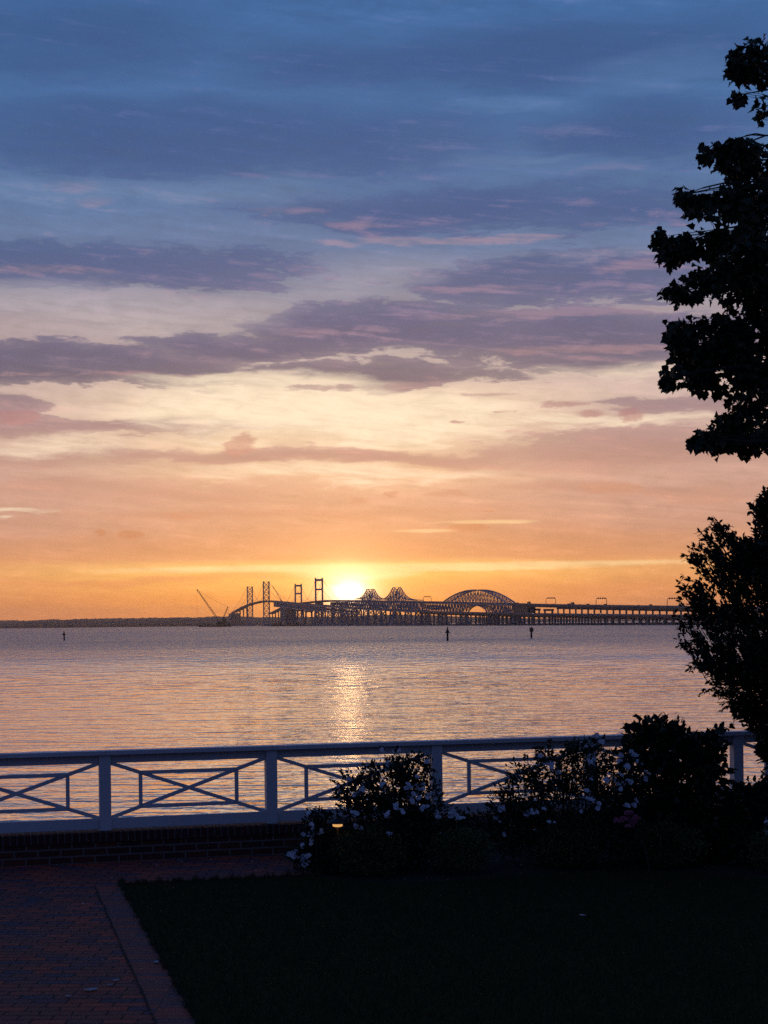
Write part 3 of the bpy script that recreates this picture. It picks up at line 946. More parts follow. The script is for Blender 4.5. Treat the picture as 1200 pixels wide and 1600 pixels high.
def soil_mat():
    m_, t_, b = newmat('mulch')
    gx, gy, gz, gv = coords('Object')
    n1 = noise(gv, 30, 5, .7)
    t_.links.new(cmix(n1, (.010, .007, .005), (.045, .03, .022)), b.inputs['Base Color'])
    b.inputs['Roughness'].default_value = .95
    bump(n1, 1.0, .03, b)
    return m_


def turf_mat():
    m_, t_, b = newmat('turf')
    gx, gy, gz, gv = coords('Object')
    n1 = noise(gv, .8, 4, .6); n2 = noise(vec(gx * 60, gy * 60, gz * 60), 1.0, 4, .7)
    c = cmix(n1, (.026, .034, .010), (.040, .050, .014)); v = n2 + .5
    t_.links.new(cmix(1.0, c, vec(v, v, v), 'MULTIPLY', False), b.inputs['Base Color'])
    b.inputs['Roughness'].default_value = 1.0; b.inputs['Specular IOR Level'].default_value = .05
    bump(n2, 1.0, .02, b)
    return m_


M_SOIL, M_TURF = soil_mat(), turf_mat()
# the whole plot of land, falling to the water behind the wall
base_v = []; base_f = []
rows = [(-30, 0, -.03), (-0.0, 0, -.03)]
sec = [(-40.0, -.03), (0.6, -.03), (1.4, -.5), (3.0, -1.4), (5.2, -2.6), (9.0, -3.2)]
ss = list(np.linspace(-26, 30, 29))
for s_ in ss:
    for (n_, z_) in sec:
        q = fp(s_, n_); base_v.append((q.x, q.y, z_ + (random.uniform(-.12, .12) if n_ > 1 else 0)))
for i in range(len(ss) - 1):
    for k in range(len(sec) - 1):
        a = i * len(sec) + k; base_f.append((a, a + len(sec), a + len(sec) + 1, a + 1))
tag(mesh_ob('ground', base_v, base_f, M_SOIL), kind='structure')

pe0, pe1 = G(183, 1382), G(300, 1600)                # lawn corner and the path edge at the bottom of the view
pd = (pe1 - pe0).normalized(); pnear = pe0 + pd * 24
le = G(487, 1368)
bd = G(440, 1339)
w0 = fp(-24, -.16)
wall_s = lambda p: (p - FO).dot(FU)
pv_ = [w0, fp(wall_s(bd), -.16), le, pe0, pnear, pnear + Vector((-14, 0, 0))]
slab('path', [(p.x, p.y) for p in pv_], -.028, 0.0, M_PAVER, 'structure')
bn = Vector((pd.y, -pd.x, 0));
if bn.x > 0: bn = -bn
slab('path_edging', [(p.x, p.y) for p in (pe0 + bn * .25 - pd * .0, pe0, pnear, pnear + bn * .25)], -.02, .005, M_BORDER, 'structure')
jr = random.Random(4); jl = []; jrr = []
for k_ in range(0, 121):
    c_ = pe0 + bn * (.256 + jr.uniform(-.006, .006)) + pd * (k_ * .2); w_ = jr.uniform(.005, .011)
    jl.append(c_ + bn * w_); jrr.append(c_ - bn * w_)
n_j = len(jl)
tag(mesh_ob('path_joint', [(p.x, p.y, .0085) for p in jl + jrr], [(i, i + 1, n_j + i + 1, n_j + i) for i in range(n_j - 1)], M_SOIL), kind='structure')
# the lawn with its curving back edge
edge_px = [(183, 1382), (330, 1375), (487, 1368), (520, 1373), (570, 1378), (620, 1379), (670, 1377), (720, 1373), (780, 1368), (850, 1364), (930, 1362), (1000, 1361.5), (1080, 1363), (1150, 1368), (1220, 1374), (1330, 1384), (1500, 1396)]
edge = [G(*p) for p in edge_px]
lawn_pts = [(p.x, p.y) for p in edge] + [(14, edge[-1].y), (14, -7), (pnear.x, pnear.y)]
slab('lawn', lawn_pts, -.025, -.004, M_TURF, 'structure')


def in_poly(x, y, poly):
    c = np.zeros(len(x), bool); j = len(poly) - 1
    for i in range(len(poly)):
        xi, yi = poly[i]; xj, yj = poly[j]
        with np.errstate(divide='ignore', invalid='ignore'):
            c ^= ((yi > y) != (yj > y)) & (x < (xj - xi) * (y - yi) / (yj - yi) + xi)
        j = i
    return c


M_BLADE = simple('grass_blade', (.036, .046, .014), .9, .4, 5.0)
rng = np.random.default_rng(11)
N = 90000
yy = 9.6 + 8.2 * rng.random(N); xx = -3.2 + 8.2 * rng.random(N)
m_ = in_poly(xx, yy, lawn_pts); xx, yy = xx[m_], yy[m_]
# some blades lean out over the edging
n_ = len(xx); an = rng.random(n_) * 2 * math.pi; hgt = rng.uniform(.02, .05, n_); wd = rng.uniform(.0025, .005, n_)
lx = rng.normal(0, .012, n_); ly = rng.normal(0, .012, n_)
P = np.zeros((n_, 3, 3))
P[:, 0, 0] = xx - np.cos(an) * wd; P[:, 0, 1] = yy - np.sin(an) * wd
P[:, 1, 0] = xx + np.cos(an) * wd; P[:, 1, 1] = yy + np.sin(an) * wd
P[:, 2, 0] = xx + lx; P[:, 2, 1] = yy + ly; P[:, 2, 2] = hgt
P[:, 0:2, 2] = -.006


def tri_mesh(name, P, mat, parent=None, per=3):
    me = bpy.data.meshes.new(name); n = P.shape[0]
    me.vertices.add(n * per); me.vertices.foreach_set('co', P.reshape(-1).astype(np.float32))
    me.loops.add(n * per); me.loops.foreach_set('vertex_index', np.arange(n * per, dtype=np.int32))
    me.polygons.add(n); me.polygons.foreach_set('loop_start', np.arange(n, dtype=np.int32) * per)
    me.polygons.foreach_set('loop_total', np.full(n, per, dtype=np.int32))
    me.materials.append(mat); me.update(calc_edges=True)
    return link(bpy.data.objects.new(name, me), parent)


# longer tufts spilling over the edges of the paving
nt_ = 7000; t_ = rng.random(nt_); side_ = rng.random(nt_) < .6
ex = np.where(side_, pe0.x + (pnear.x - pe0.x) * t_ * .35, pe0.x + (le.x - pe0.x) * t_); ey = np.where(side_, pe0.y + (pnear.y - pe0.y) * t_ * .35, pe0.y + (le.y - pe0.y) * t_)
clump = np.sin(t_ * 170) + np.sin(t_ * 67 + 1) + np.sin(t_ * 411)
ex += rng.normal(.01, .012, nt_); ey += rng.normal(-.012, .012, nt_)
hh = np.clip(.025 + .022 * clump, .012, .10) * rng.uniform(.6, 1.2, nt_); aa = rng.random(nt_) * 2 * math.pi
Q = np.zeros((nt_, 3, 3))
Q[:, 0, 0] = ex - np.cos(aa) * .004; Q[:, 0, 1] = ey - np.sin(aa) * .004; Q[:, 1, 0] = ex + np.cos(aa) * .004; Q[:, 1, 1] = ey + np.sin(aa) * .004
Q[:, 2, 0] = ex + rng.normal(-.012, .02, nt_) * np.where(side_, 1, .3); Q[:, 2, 1] = ey + rng.normal(.01, .02, nt_); Q[:, 2, 2] = hh; Q[:, 0:2, 2] = -.004
P = np.concatenate([P, Q])
tag(tri_mesh('grass', P, M_BLADE), kind='stuff')

# low brick wall
wl = empty('garden_wall', (0, 0, 0))
tag(wl, 'low dark red brick wall running under the white railing', 'wall')
mb = MB(); a = fp(-24); b_ = fp(28); mid = (a + b_) / 2
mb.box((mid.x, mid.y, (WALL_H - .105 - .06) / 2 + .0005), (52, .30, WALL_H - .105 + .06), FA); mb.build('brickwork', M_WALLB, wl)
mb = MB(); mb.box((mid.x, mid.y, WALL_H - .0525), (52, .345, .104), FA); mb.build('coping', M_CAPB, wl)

# ------------------------------------------------------------------ white railing
def white_paint():
    m_, t_, b = newmat('white_paint')
    gx, gy, gz, gv = coords('Object')
    n1 = noise(vec(gx * 3, gy * 3, gz * 1.2), 1.0, 5, .6); n2 = noise(gv, 40, 4, .6)
    t_.links.new(cmix(n1, (.60, .60, .58), (.82, .82, .81)), b.inputs['Base Color'])
    t_.links.new((n2 * .3 + .35).s, b.inputs['Roughness'])
    bump(n2, .5, .001, b)
    return m_


M_WHITE = white_paint()
PW = .128
zt = WALL_H + .895           # top of the hand rail
fence = empty('white_railing', fp(0, 0, WALL_H))
fence.rotation_euler = (0, 0, FA)
tag(fence, 'white wooden railing with crossed diagonal panels on the low brick wall', 'railing')


def col_to_s(px):
    lo, hi = -20.0, 40.0
    for _ in range(60):
        m = (lo + hi) / 2; q = fp(m)
        if 600 + F_PX * q.x / q.y < px: lo = m
        else: hi = m
    return lo


posts = [col_to_s(p) for p in (161, 420.6, 678.5)]
posts += [(posts[2] + col_to_s(1148.5)) / 2, col_to_s(1148.5)]
pitch = (posts[-1] - posts[0]) / 4
posts = [posts[0] - pitch * k for k in (6, 5, 4, 3, 2, 1)] + posts + [posts[-1] + pitch * k for k in (1, 2, 3, 4, 5, 6)]
L0, L1 = posts[0], posts[-1]


def bev(o, w=.004):
    md = o.modifiers.new('bevel', 'BEVEL'); md.width = w; md.segments = 2; md.limit_method = 'ANGLE'
    return o


H_ = zt - WALL_H
for s_ in posts:
    bev(MB().box((s_, 0, (H_ - .05) / 2 + .001), (PW, PW, H_ - .052)).build('post', M_WHITE, fence))
# hand rail boards butt over the posts
for a, b_ in zip(posts[:-1], posts[1:]):
    a0 = a + .0015; b0 = b_ - .0015
    bev(MB().box(((a0 + b0) / 2, 0, H_ - .0245), (b0 - a0, .185, .049)).build('hand_rail', M_WHITE, fence))
    bev(MB().box(((a0 + b0) / 2, .01, H_ - .049 - .048), (b0 - a0 - PW, .045, .094)).build('fascia', M_WHITE, fence), .002)
    bev(MB().box(((a0 + b0) / 2, .0, .018 + .060), (b0 - a0 - PW, .05, .120)).build('bottom_rail', M_WHITE, fence), .003)
    x0, x1 = a + PW / 2, b_ - PW / 2; z0_, z1_ = .137, H_ - .049 - .095
    mb = MB(); t = .041
    cx, cz = (x0 + x1) / 2, (z0_ + z1_) / 2

    def q(fx, fz): return Vector((x0 + (x1 - x0) * fx, .008, z0_ + (z1_ - z0_) * fz))
    mb.bar(q(.0, .0), q(1, 1), .034, t); 
    mb2 = Vector((0, .003, 0))
    mb.bar(q(0, 1) + mb2, q(1, 0) + mb2, .034, t)
    k = .19
    for (p_, r_) in (((k, k), (1 - k, k)), ((k, 1 - k), (1 - k, 1 - k)), ((k, k), (k, 1 - k)), ((1 - k, k), (1 - k, 1 - k))):
        mb.bar(q(*p_) - mb2, q(*r_) - mb2, .034, t)
    mb.build('crossed_panel', M_WHITE, fence)

# ------------------------------------------------------------------ foliage
def leaf_mat(name, c, spec=.3):
    m_, t_, b = newmat(name)
    gx, gy, gz, gv = coords('Object')
    n1 = noise(gv, 1.6, 4, .6); n2 = noise(gv, 22.0, 2, .5)
    t = n1 * .6 + n2 * .6 - .1
    t_.links.new(cmix(t, tuple(v * .55 for v in c), tuple(v * 1.5 for v in c)), b.inputs['Base Color'])
    b.inputs['Roughness'].default_value = .6; b.inputs['Specular IOR Level'].default_value = spec
    return m_


M_BARK = simple('bark', (.06, .045, .035), .95, .4, 8.0)
M_MAPLE = leaf_mat('maple_leaf', (.032, .050, .020))
M_LAUREL = leaf_mat('glossy_leaf', (.018, .030, .012))
M_ROSELEAF = leaf_mat('rose_leaf', (.022, .034, .014))
M_BOX = leaf_mat('boxwood_leaf', (.075, .10, .03))
M_STEM = simple('green_stem', (.03, .035, .018), .8, .3, 9.0)


def petal_mat(name, c):
    m_, t_, b = newmat(name)
    gx, gy, gz, gv = coords('Object')
    n1 = noise(gv, 14, 3, .6)
    t_.links.new(cmix(n1, tuple(v * .72 for v in c), c), b.inputs['Base Color'])
    b.inputs['Roughness'].default_value = .7
    return m_


M_WPETAL = petal_mat('white_petal', (.88, .89, .92))
M_PPETAL = petal_mat('pink_petal', (.45, .10, .16))

MAPLE = np.array([(0, 0), (.20, .04), (.40, .04), (.37, .24), (.50, .46), (.31, .50), (.22, .64), (0, .92), (-.22, .64), (-.31, .50), (-.50, .46), (-.37, .24), (-.40, .04), (-.20, .04)])
OVAL = np.array([(0, 0), (.20, .22), (.25, .5), (.15, .8), (0, 1.0), (-.15, .8), (-.25, .5), (-.20, .22)])
SLIM = np.array([(0, 0), (.15, .3), (.15, .6), (0, 1.0), (-.15, .6), (-.15, .3)])


def leaves(name, pos, axis, size, shape, mat, parent, rng, droop=.3, spread=.5, tumble=.6):
    """one mesh of many small bent leaves; pos (n,3), axis (n,3) the way each leaf points"""
    n = len(pos); k = len(shape)
    ax = axis + rng.normal(0, spread, (n, 3)); ax[:, 2] -= droop
    ax /= np.linalg.norm(ax, axis=1, keepdims=True)
    up = rng.normal(0, tumble, (n, 3)) + np.array([0, 0, 1.0])
    sd_ = np.cross(ax, up); sd_ /= np.linalg.norm(sd_, axis=1, keepdims=True) + 1e-9
    nm = np.cross(sd_, ax)
    s = size * rng.uniform(.65, 1.25, n)
    u = shape[:, 0][None, :, None]; v = shape[:, 1][None, :, None]
    cup = (np.abs(u) * .45 - v * v * .25)
    P = pos[:, None, :] + (sd_[:, None, :] * u + ax[:, None, :] * v + nm[:, None, :] * cup) * s[:, None, None]
    return tri_mesh(name, P, mat, parent, k)


def sample_ell(rng, n, c, r, inner=.35):
    d = rng.normal(size=(n, 3)); d /= np.linalg.norm(d, axis=1, keepdims=True)
    rad = (inner + (1 - inner) * rng.random(n)) ** .6
    return np.array(c) + d * rad[:, None] * np.array(r), d


def curve(a, b, sag, n=8, jit=.0, rng=None):
    a, b = np.array(a, float), np.array(b, float); t = np.linspace(0, 1, n)[:, None]
    p = a * (1 - t) + b * t; p[:, 2] += (4 * t * (1 - t))[:, 0] * sag
    if rng is not None and jit: p[1:-1] += rng.normal(0, jit, (n - 2, 3))
    return p


# ---- the big maple whose branches hang in from the right
def maple():
    rng = np.random.default_rng(21)
    D = 15.6; bx, by = 6.9, 16.3
    root = empty('maple_tree', (0, 0, 0))
    tag(root, 'tall dark maple whose lobed leafy branches hang in from the upper right', 'tree')
    mb = MB(); mb.tube([(bx, by, -.1), (bx + .05, by, 2), (bx - .1, by + .1, 5), (bx, by, 8), (bx + .1, by, 11.5)], [.34, .27, .22, .15, .05], 10); 
    mb.build('trunk', M_BARK, root, True)
    # leaf sprays: centre column/row in the photograph, half width and height (px), count
    sp = [(1190, 82, 42, 22, 300), (1176, 108, 32, 20, 240), (1200, 118, 34, 16, 180), (1168, 148, 9, 8, 14), (1196, 172, 13, 22, 70),
          (1120, 240, 24, 18, 90), (1160, 236, 40, 20, 260), (1200, 250, 60, 34, 500), (1150, 262, 28, 22, 150),
          (1077, 305, 14, 16, 50), (1095, 322, 24, 24, 150), (1130, 322, 34, 30, 300), (1175, 310, 50, 46, 700), (1210, 330, 60, 60, 700),
          (1040, 372, 13, 10, 26), (1060, 392, 30, 26, 240), (1092, 380, 38, 24, 300), (1130, 378, 40, 24, 300), (1180, 400, 50, 50, 700), (1128, 402, 16, 12, 40),
          (1056, 456, 14, 10, 30), (1080, 456, 30, 19, 190), (1118, 440, 40, 26, 320), (1160, 442, 44, 34, 450), (1200, 460, 50, 60, 700),
          (1062, 520, 20, 22, 90), (1088, 530, 44, 36, 560), (1130, 535, 56, 48, 900), (1180, 530, 60, 60, 1000), (1085, 575, 40, 38, 500), (1120, 590, 40, 30, 420), (1050, 592, 12, 14, 40),
          (1160, 588, 40, 22, 260), (1190, 610, 40, 60, 600), (1160, 640, 26, 30, 200), (1145, 668, 30, 24, 240), (1110, 684, 22, 14, 110), (1135, 692, 34, 14, 220), (1172, 690, 40, 20, 300), (1200, 670, 40, 34, 400), (1095, 690, 10, 9, 26)]
    pos = []; axs = []; tw = MB()
    for (px, py, hw, hh, n) in sp:
        d = D + rng.uniform(-.5, .5); k = d / F_PX
        c = np.array([at(px, d), d, zat(px, py, d)]); r = np.array([hw * k, max(hw * k * .8, .15), hh * k])
        p, dr = sample_ell(rng, int(n * .9), c, r, .1)
        # break the ellipse into sprays with gaps
        f = np.sin(p[:, 0] * 13 + p[:, 2] * 7) + np.sin(p[:, 2] * 17 - p[:, 0] * 5 + p[:, 1] * 9)
        f += .7 * np.sin(p[:, 0] * 31 - p[:, 2] * 41 + p[:, 1] * 6); f += .7 * np.sin(p[:, 0] * 53 + p[:, 2] * 67); th_ = -.25 if px < 1160 else -.55; p, dr = p[f > th_], dr[f > th_]
        pos.append(p); a = dr * .5; a[:, 0] -= .35; axs.append(a)
        # a limb from further up the crown reaches into each spray
        start = np.array([bx, by, min(10.5, c[2] - rng.uniform(-.2, .9))]); end = c - np.array([r[0] * .5, 0, 0])
        q = curve(start, end, .25, 9, .05, rng); tw.tube(q, np.linspace(.035, .005, 9), 5)
        if px < 1190:
            for _ in range(5):          # loose hanging ends
                ang = rng.uniform(math.pi * .62, math.pi * 1.5); e = c + np.array([math.cos(ang) * r[0] * rng.uniform(.85, 1.1), rng.normal(0, .1), math.sin(ang) * r[2] * rng.uniform(.9, 1.2)])
                m_ = rng.integers(5, 11); t = rng.random(m_)[:, None] * .9 + .1
                pos.append(c + (e - c) * t + rng.normal(0, .022, (m_, 3))); axs.append(np.tile((e - c) * .8, (m_, 1)))
                tw.tube(curve(c, e, .03, 4), [.006, .005, .003, .002], 4)
        for _ in range(3):
            i = rng.integers(4, 8); e = c + rng.normal(0, .45, 3) * r
            tw.tube(curve(q[i], e, .04, 4), [.008, .006, .004, .002], 4)
    for _ in range(34):          # the rest of the crown, beyond the picture
        a = rng.uniform(0, 2 * math.pi); z = rng.uniform(4.4, 12.5); rr = rng.uniform(.3, 2.6) * math.sqrt(max(.05, 1 - ((z - 7.5) / 5.6) ** 2))
        c = np.array([bx + .6 + rr * math.cos(a) * .8, by + rr * math.sin(a), z])
        if c[0] < 4.5: c[0] = 4.5 + rng.random()
        p, dr = sample_ell(rng, 170, c, np.array([.7, .7, .5]), .3); pos.append(p); axs.append(dr * .6)
        tw.tube(curve((bx, by, max(3.0, z - 1)), c, .2, 7, .04, rng), np.linspace(.06, .01, 7), 5)
    tw.build('limbs', M_BARK, root, True)
    leaves('crown', np.vstack(pos), np.vstack(axs), .080, MAPLE, M_MAPLE, root, rng, .9, .6, 1.3)


maple()


# ---- the small upright tree in front of the railing at the right
def small_tree():
    rng = np.random.default_rng(5)
    D = 18.0; k = D / F_PX; cx = at(1222, D)
    root = empty('ornamental_tree', (0, 0, 0))
    tag(root, 'bushy upright small-leaved tree standing in front of the railing at the right', 'tree')
    zb = zat(1210, 1190, D)
    mb = MB(); mb.tube([(cx, D, -.05), (cx - .03, D, .6), (cx + .02, D, zb + .2), (cx + .05, D, zb + 1.2)], [.07, .055, .045, .02], 8); mb.build('trunk', M_BARK, root, True)
    # outline of the crown: column of the left edge by row
    rows = np.array([(770, 1215), (790, 1196), (830, 1122), (860, 1096), (890, 1086), (920, 1078), (950, 1078), (985, 1068), (1005, 1066), (1030, 1084), (1060, 1104), (1085, 1124), (1110, 1148), (1140, 1168), (1180, 1190), (1200, 1205)], float)
    pos = []; axs = []; tw = MB()

    def rad(py): return max(.05, (1222 - np.interp(py, rows[:, 0], rows[:, 1])) * k)
    n = 0
    while n < 2900:
        py = rng.uniform(775, 1190); a = rng.uniform(0, 2 * math.pi); R_ = rad(py)
        f = math.sqrt(rng.random()) * (1.0 + rng.normal(0, .05))
        # clumped: leave windows in the crown
        if math.sin(a * 3 + py * .045) + math.sin(py * .08 + a * 2.0 + 1.2) < -.8: continue
        base = np.array([cx + R_ * f * math.cos(a), D + R_ * f * math.sin(a), zat(1200, py, D)])
        ppx = 600 + F_PX * base[0] / base[1]
        if (1150 < ppx < 1182 and py < 850 + rng.uniform(-12, 12)) or (ppx <= 1150 and py < 826): continue
        out = np.array([math.cos(a) * .55, math.sin(a) * .55, .9 if py < 1040 else .25]); out /= np.linalg.norm(out)
        Ls = rng.uniform(.14, .34); tip = base + out * Ls * .35; st = base - out * Ls * .65
        m = int(Ls * 58)
        t = rng.random(m); p = st + (tip - st) * t[:, None] + rng.normal(0, .016, (m, 3))
        pos.append(p); axs.append(np.tile(out, (m, 1)))
        if n % 2 == 0: tw.tube([st - out * .15, st, tip], [.006, .004, .002], 4)
        n += 1
    for _ in range(120):
        py = rng.uniform(800, 1120); a = rng.uniform(0, 2 * math.pi); R_ = rad(py) * rng.uniform(.8, .98)
        st = np.array([cx + R_ * math.cos(a), D + R_ * math.sin(a), zat(1200, py, D)])
        ppx = 600 + F_PX * st[0] / st[1]
        if 1140 < ppx < 1190 and py < 880: continue
        out = np.array([math.cos(a) * rng.uniform(.3, 1.0), math.sin(a) * .6, rng.uniform(.3, 1.1) if py < 1000 else rng.uniform(-.3, .4)]); out /= np.linalg.norm(out)
        tip = st + out * rng.uniform(.14, .30); t = rng.random(15)[:, None]
        pos.append(st + (tip - st) * t + rng.normal(0, .012, (15, 3))); axs.append(np.tile(out, (15, 1))); tw.tube([st, tip], [.004, .002], 4)
    for (px, py) in ((1120, 818), (1092, 848), (1086, 868), (1068, 908), (1055, 996), (1062, 1010), (1196, 782), (1078, 930), (1090, 1046), (1118, 1090), (1150, 1120), (1130, 830), (1108, 842), (1188, 806), (1140, 826)):
        c = np.array([at(px, D), D + rng.uniform(-.2, .2), zat(px, py, D)]); inn = np.array([at(px + 28, D), D, zat(px, py + (34 if py < 1000 else -10), D)])
        t = rng.random(24)[:, None]; p = inn + (c - inn) * t + rng.normal(0, .014, (24, 3)); ax_ = (c - inn) / np.linalg.norm(c - inn)
        pos.append(p); axs.append(np.tile(ax_, (24, 1))); tw.tube([inn, c], [.005, .002], 4)
    for _ in range(16):
        a = rng.uniform(0, 2 * math.pi); py = rng.uniform(830, 1080); R_ = rad(py) * .7
        e = np.array([cx + R_ * math.cos(a), D + R_ * math.sin(a), zat(1200, py, D)])
        tw.tube(curve((cx, D, zb + rng.uniform(-.2, .8)), e, -.12, 7, .02, rng), np.linspace(.022, .006, 7), 5)
    tw.build('limbs', M_BARK, root, True)
    leaves('crown', np.vstack(pos), np.vstack(axs), .066, SLIM * np.array([1.6, 1]), M_LAUREL, root, rng, .05, .5)


small_tree()


# ---- shrubs of the bed
def flower_mesh(name, mat, rng, r=.034):
    mb = MB()
    for ring, (cnt, rr, lift, w) in enumerate(((6, 1.0, .25, .62), (5, .66, .55, .5), (3, .35, .75, .4))):
        for i in range(cnt):
            a = 2 * math.pi * (i + .5 * ring) / cnt + rng.uniform(-.15, .15); s = r * rr * rng.uniform(.88, 1.1)
            ca, sa = math.cos(a), math.sin(a)
            def T(u, v, z): return ((ca * u - sa * v), (sa * u + ca * v), z)
            mb.add([T(.05 * s, -.1 * s, 0), T(.62 * s, -w * s, lift * r * .6), T(1.02 * s, -w * .45 * s, lift * r), T(1.02 * s, w * .45 * s, lift * r * 1.05), T(.62 * s, w * s, lift * r * .6), T(.05 * s, .1 * s, 0)], [(0, 1, 2, 3, 4, 5)])
    mb.lathe((0, 0, .1 * r), [(.12 * r, 0), (.16 * r, .3 * r), (.05 * r, .45 * r)], 6)
    me = bpy.data.meshes.new(name); me.from_pydata(mb.v, [], mb.f); me.materials.append(mat); me.update()
    return me


def shrub(name, label, cat, ells, D, leafsize, shape, mat, seed, dens, base, flowers=(), fm=None, group=None, up=.5, gap=-1.2, canes=14, droop=.1, shoots=()):
    """ells: (px, py, half width px, half height px, depth offset)"""
    rng = np.random.default_rng(seed)
    root = empty(name, (at(base, D), D, 0)); tag(root, label, cat, group)
    off = np.array([at(base, D), D, 0.0])
    pos = []; axs = []; tw = MB()
    for (px, py, hw, hh, dd) in ells:
        d = D + dd; k = d / F_PX
        c = np.array([at(px, d), d, zat(px, py, d)]); r = np.array([hw * k, min(.75, (hw + hh) / 2 * k), hh * k])
        n = int(dens * hw * hh / 1000)
        p, dr = sample_ell(rng, n, c, r, .2)
        f = np.sin(p[:, 0] * 19 + p[:, 2] * 11) + np.sin(p[:, 2] * 23 - p[:, 0] * 9 + p[:, 1] * 13)
        ok = (f > gap) & (p[:, 2] > .015); p, dr = p[ok], dr[ok]
        pos.append(p); a = dr * .7; a[:, 2] += up; axs.append(a)
        for _ in range(canes // 2):
            e = c + rng.normal(0, .5, 3) * r; e[2] = max(.1, e[2])
            tw.tube(curve((at(base, D) + rng.normal(0, .12), D + rng.normal(0, .1), -.02), e, .12, 6, .01, rng), np.linspace(.009, .003, 6), 4)
    for (px, py, qx, qy) in shoots:
        d = D; c = np.array([at(px, d), d + rng.uniform(-.15, .15), zat(px, py, d)]); inn = np.array([at(qx, d), c[1], zat(qx, qy, d)])
        m = int(6 + np.linalg.norm(c - inn) * 70); t = rng.random(m)[:, None]
        pos.append(inn + (c - inn) * t + rng.normal(0, .013, (m, 3))); axs.append(np.tile((c - inn) / np.linalg.norm(c - inn), (m, 1)))
        tw.tube([inn, (inn + c) / 2 + np.array([0, 0, .01]), c], [.005, .004, .002], 4)
    tw.v = [tuple(Vector(v) - Vector(off)) for v in tw.v]
    tw.build('stems', M_STEM, root)
    leaves('foliage', np.vstack(pos) - off, np.vstack(axs), leafsize, shape, mat, root, rng, droop, .5)
    if flowers:
        fms = [flower_mesh('flower', fm, rng, r_) for r_ in (.018, .023, .029)]
        cnt = 0
        tot = sum(f_[2] for f_ in flowers); mul = min(1.5, 99.0 / tot)
        flowers = [(a_, b_, max(1, int(round(n_ * mul))), c_) for (a_, b_, n_, c_) in flowers]
        for (px, py, n, spr) in flowers:
            for _ in range(n):
                if cnt >= 100: break
                x_, y_ = px + rng.normal(0, spr * .85), py + rng.normal(0, spr * .7)
                # the bloom sits on the near face of the shrub it grows on
                best = D - .1
                for (ex, ey, hw, hh, dd) in ells:
                    q = 1 - ((x_ - ex) / hw) ** 2 - ((y_ - ey) / hh) ** 2
                    if q > 0: best = min(best, D + dd - min(.75, (hw + hh) / 2 * D / F_PX) * math.sqrt(q) * 1.0)
                d = best + rng.uniform(-.02, .13)
                o = bpy.data.objects.new('flower', fms[rng.integers(3)]); link(o, root)
                o.location = Vector((at(x_, d), d, max(.03, zat(x_, y_, d)))) - Vector(off)
                fd = Vector((rng.normal(0, .5), -1.0, 1.1 + rng.normal(0, .5))); o.rotation_euler = fd.to_track_quat('Z', 'Y').to_euler()
                cnt += 1
    return root


F1 = [(596, 1226, 3, 3), (641, 1243, 6, 6), (652, 1246, 4, 5), (662, 1263, 3, 4), (617, 1260, 3, 4), (602, 1271, 4, 5), (622, 1267, 2, 3), (680, 1273, 4, 4), (706, 1273, 5, 5), (712, 1280, 3, 4),
      (685, 1304, 1, 2), (605, 1304, 2, 3), (607, 1195, 2, 3), (618, 1174, 2, 3), (597, 1174, 2, 2), (638, 1227, 4, 5), (655, 1231, 3, 4), (648, 1216, 2, 3), (555, 1271, 3, 4), (557, 1291, 3, 4),
      (540, 1215, 2, 4), (563, 1232, 3, 5), (530, 1235, 2, 5), (555, 1240, 2, 4), (665, 1187, 2, 4), (670, 1245, 3, 4), (590, 1210, 2, 5), (566, 1215, 1, 3)]
shrub('rose_bush', 'white-flowering rose bush in front of the third railing post', 'rose bush',
      [(600, 1232, 62, 46, 0), (556, 1242, 40, 34, 0), (640, 1245, 50, 46, .05), (600, 1290, 96, 58, 0), (660, 1290, 62, 42, .1), (640, 1200, 40, 26, 0), (725, 1292, 52, 26, .2), (545, 1330, 60, 40, .1), (670, 1340, 90, 34, .2)],
      17.2, .05, OVAL, M_ROSELEAF, 31, 560, 610, F1, M_WPETAL,
      shoots=[(516, 1216, 545, 1245), (528, 1200, 550, 1235), (596, 1172, 604, 1205), (617, 1169, 615, 1205), (657, 1177, 645, 1215), (514, 1247, 545, 1255), (577, 1188, 585, 1215), (545, 1204, 560, 1230), (683, 1226, 665, 1240), (668, 1200, 655, 1225), (636, 1180, 632, 1205)])
shrub('rose_bush', 'low arching white rose at the left end of the flower bed beside the brick path', 'rose bush',
      [(482, 1300, 20, 30, 0), (498, 1290, 26, 24, 0), (470, 1336, 24, 20, -.05), (505, 1335, 34, 34, 0), (490, 1270, 14, 10, 0)], 17.0, .045, OVAL, M_ROSELEAF, 33, 520, 500,
      [(479, 1305, 5, 5), (484, 1312, 3, 4), (450, 1334, 5, 4), (458, 1338, 2, 3), (472, 1338, 4, 4), (472, 1348, 4, 4), (498, 1299, 3, 4), (478, 1272, 2, 3), (486, 1292, 2, 3), (468, 1322, 2, 3)], M_WPETAL,
      shoots=[(444, 1336, 475, 1330), (479, 1262, 490, 1285), (452, 1326, 475, 1318), (466, 1350, 490, 1340)])
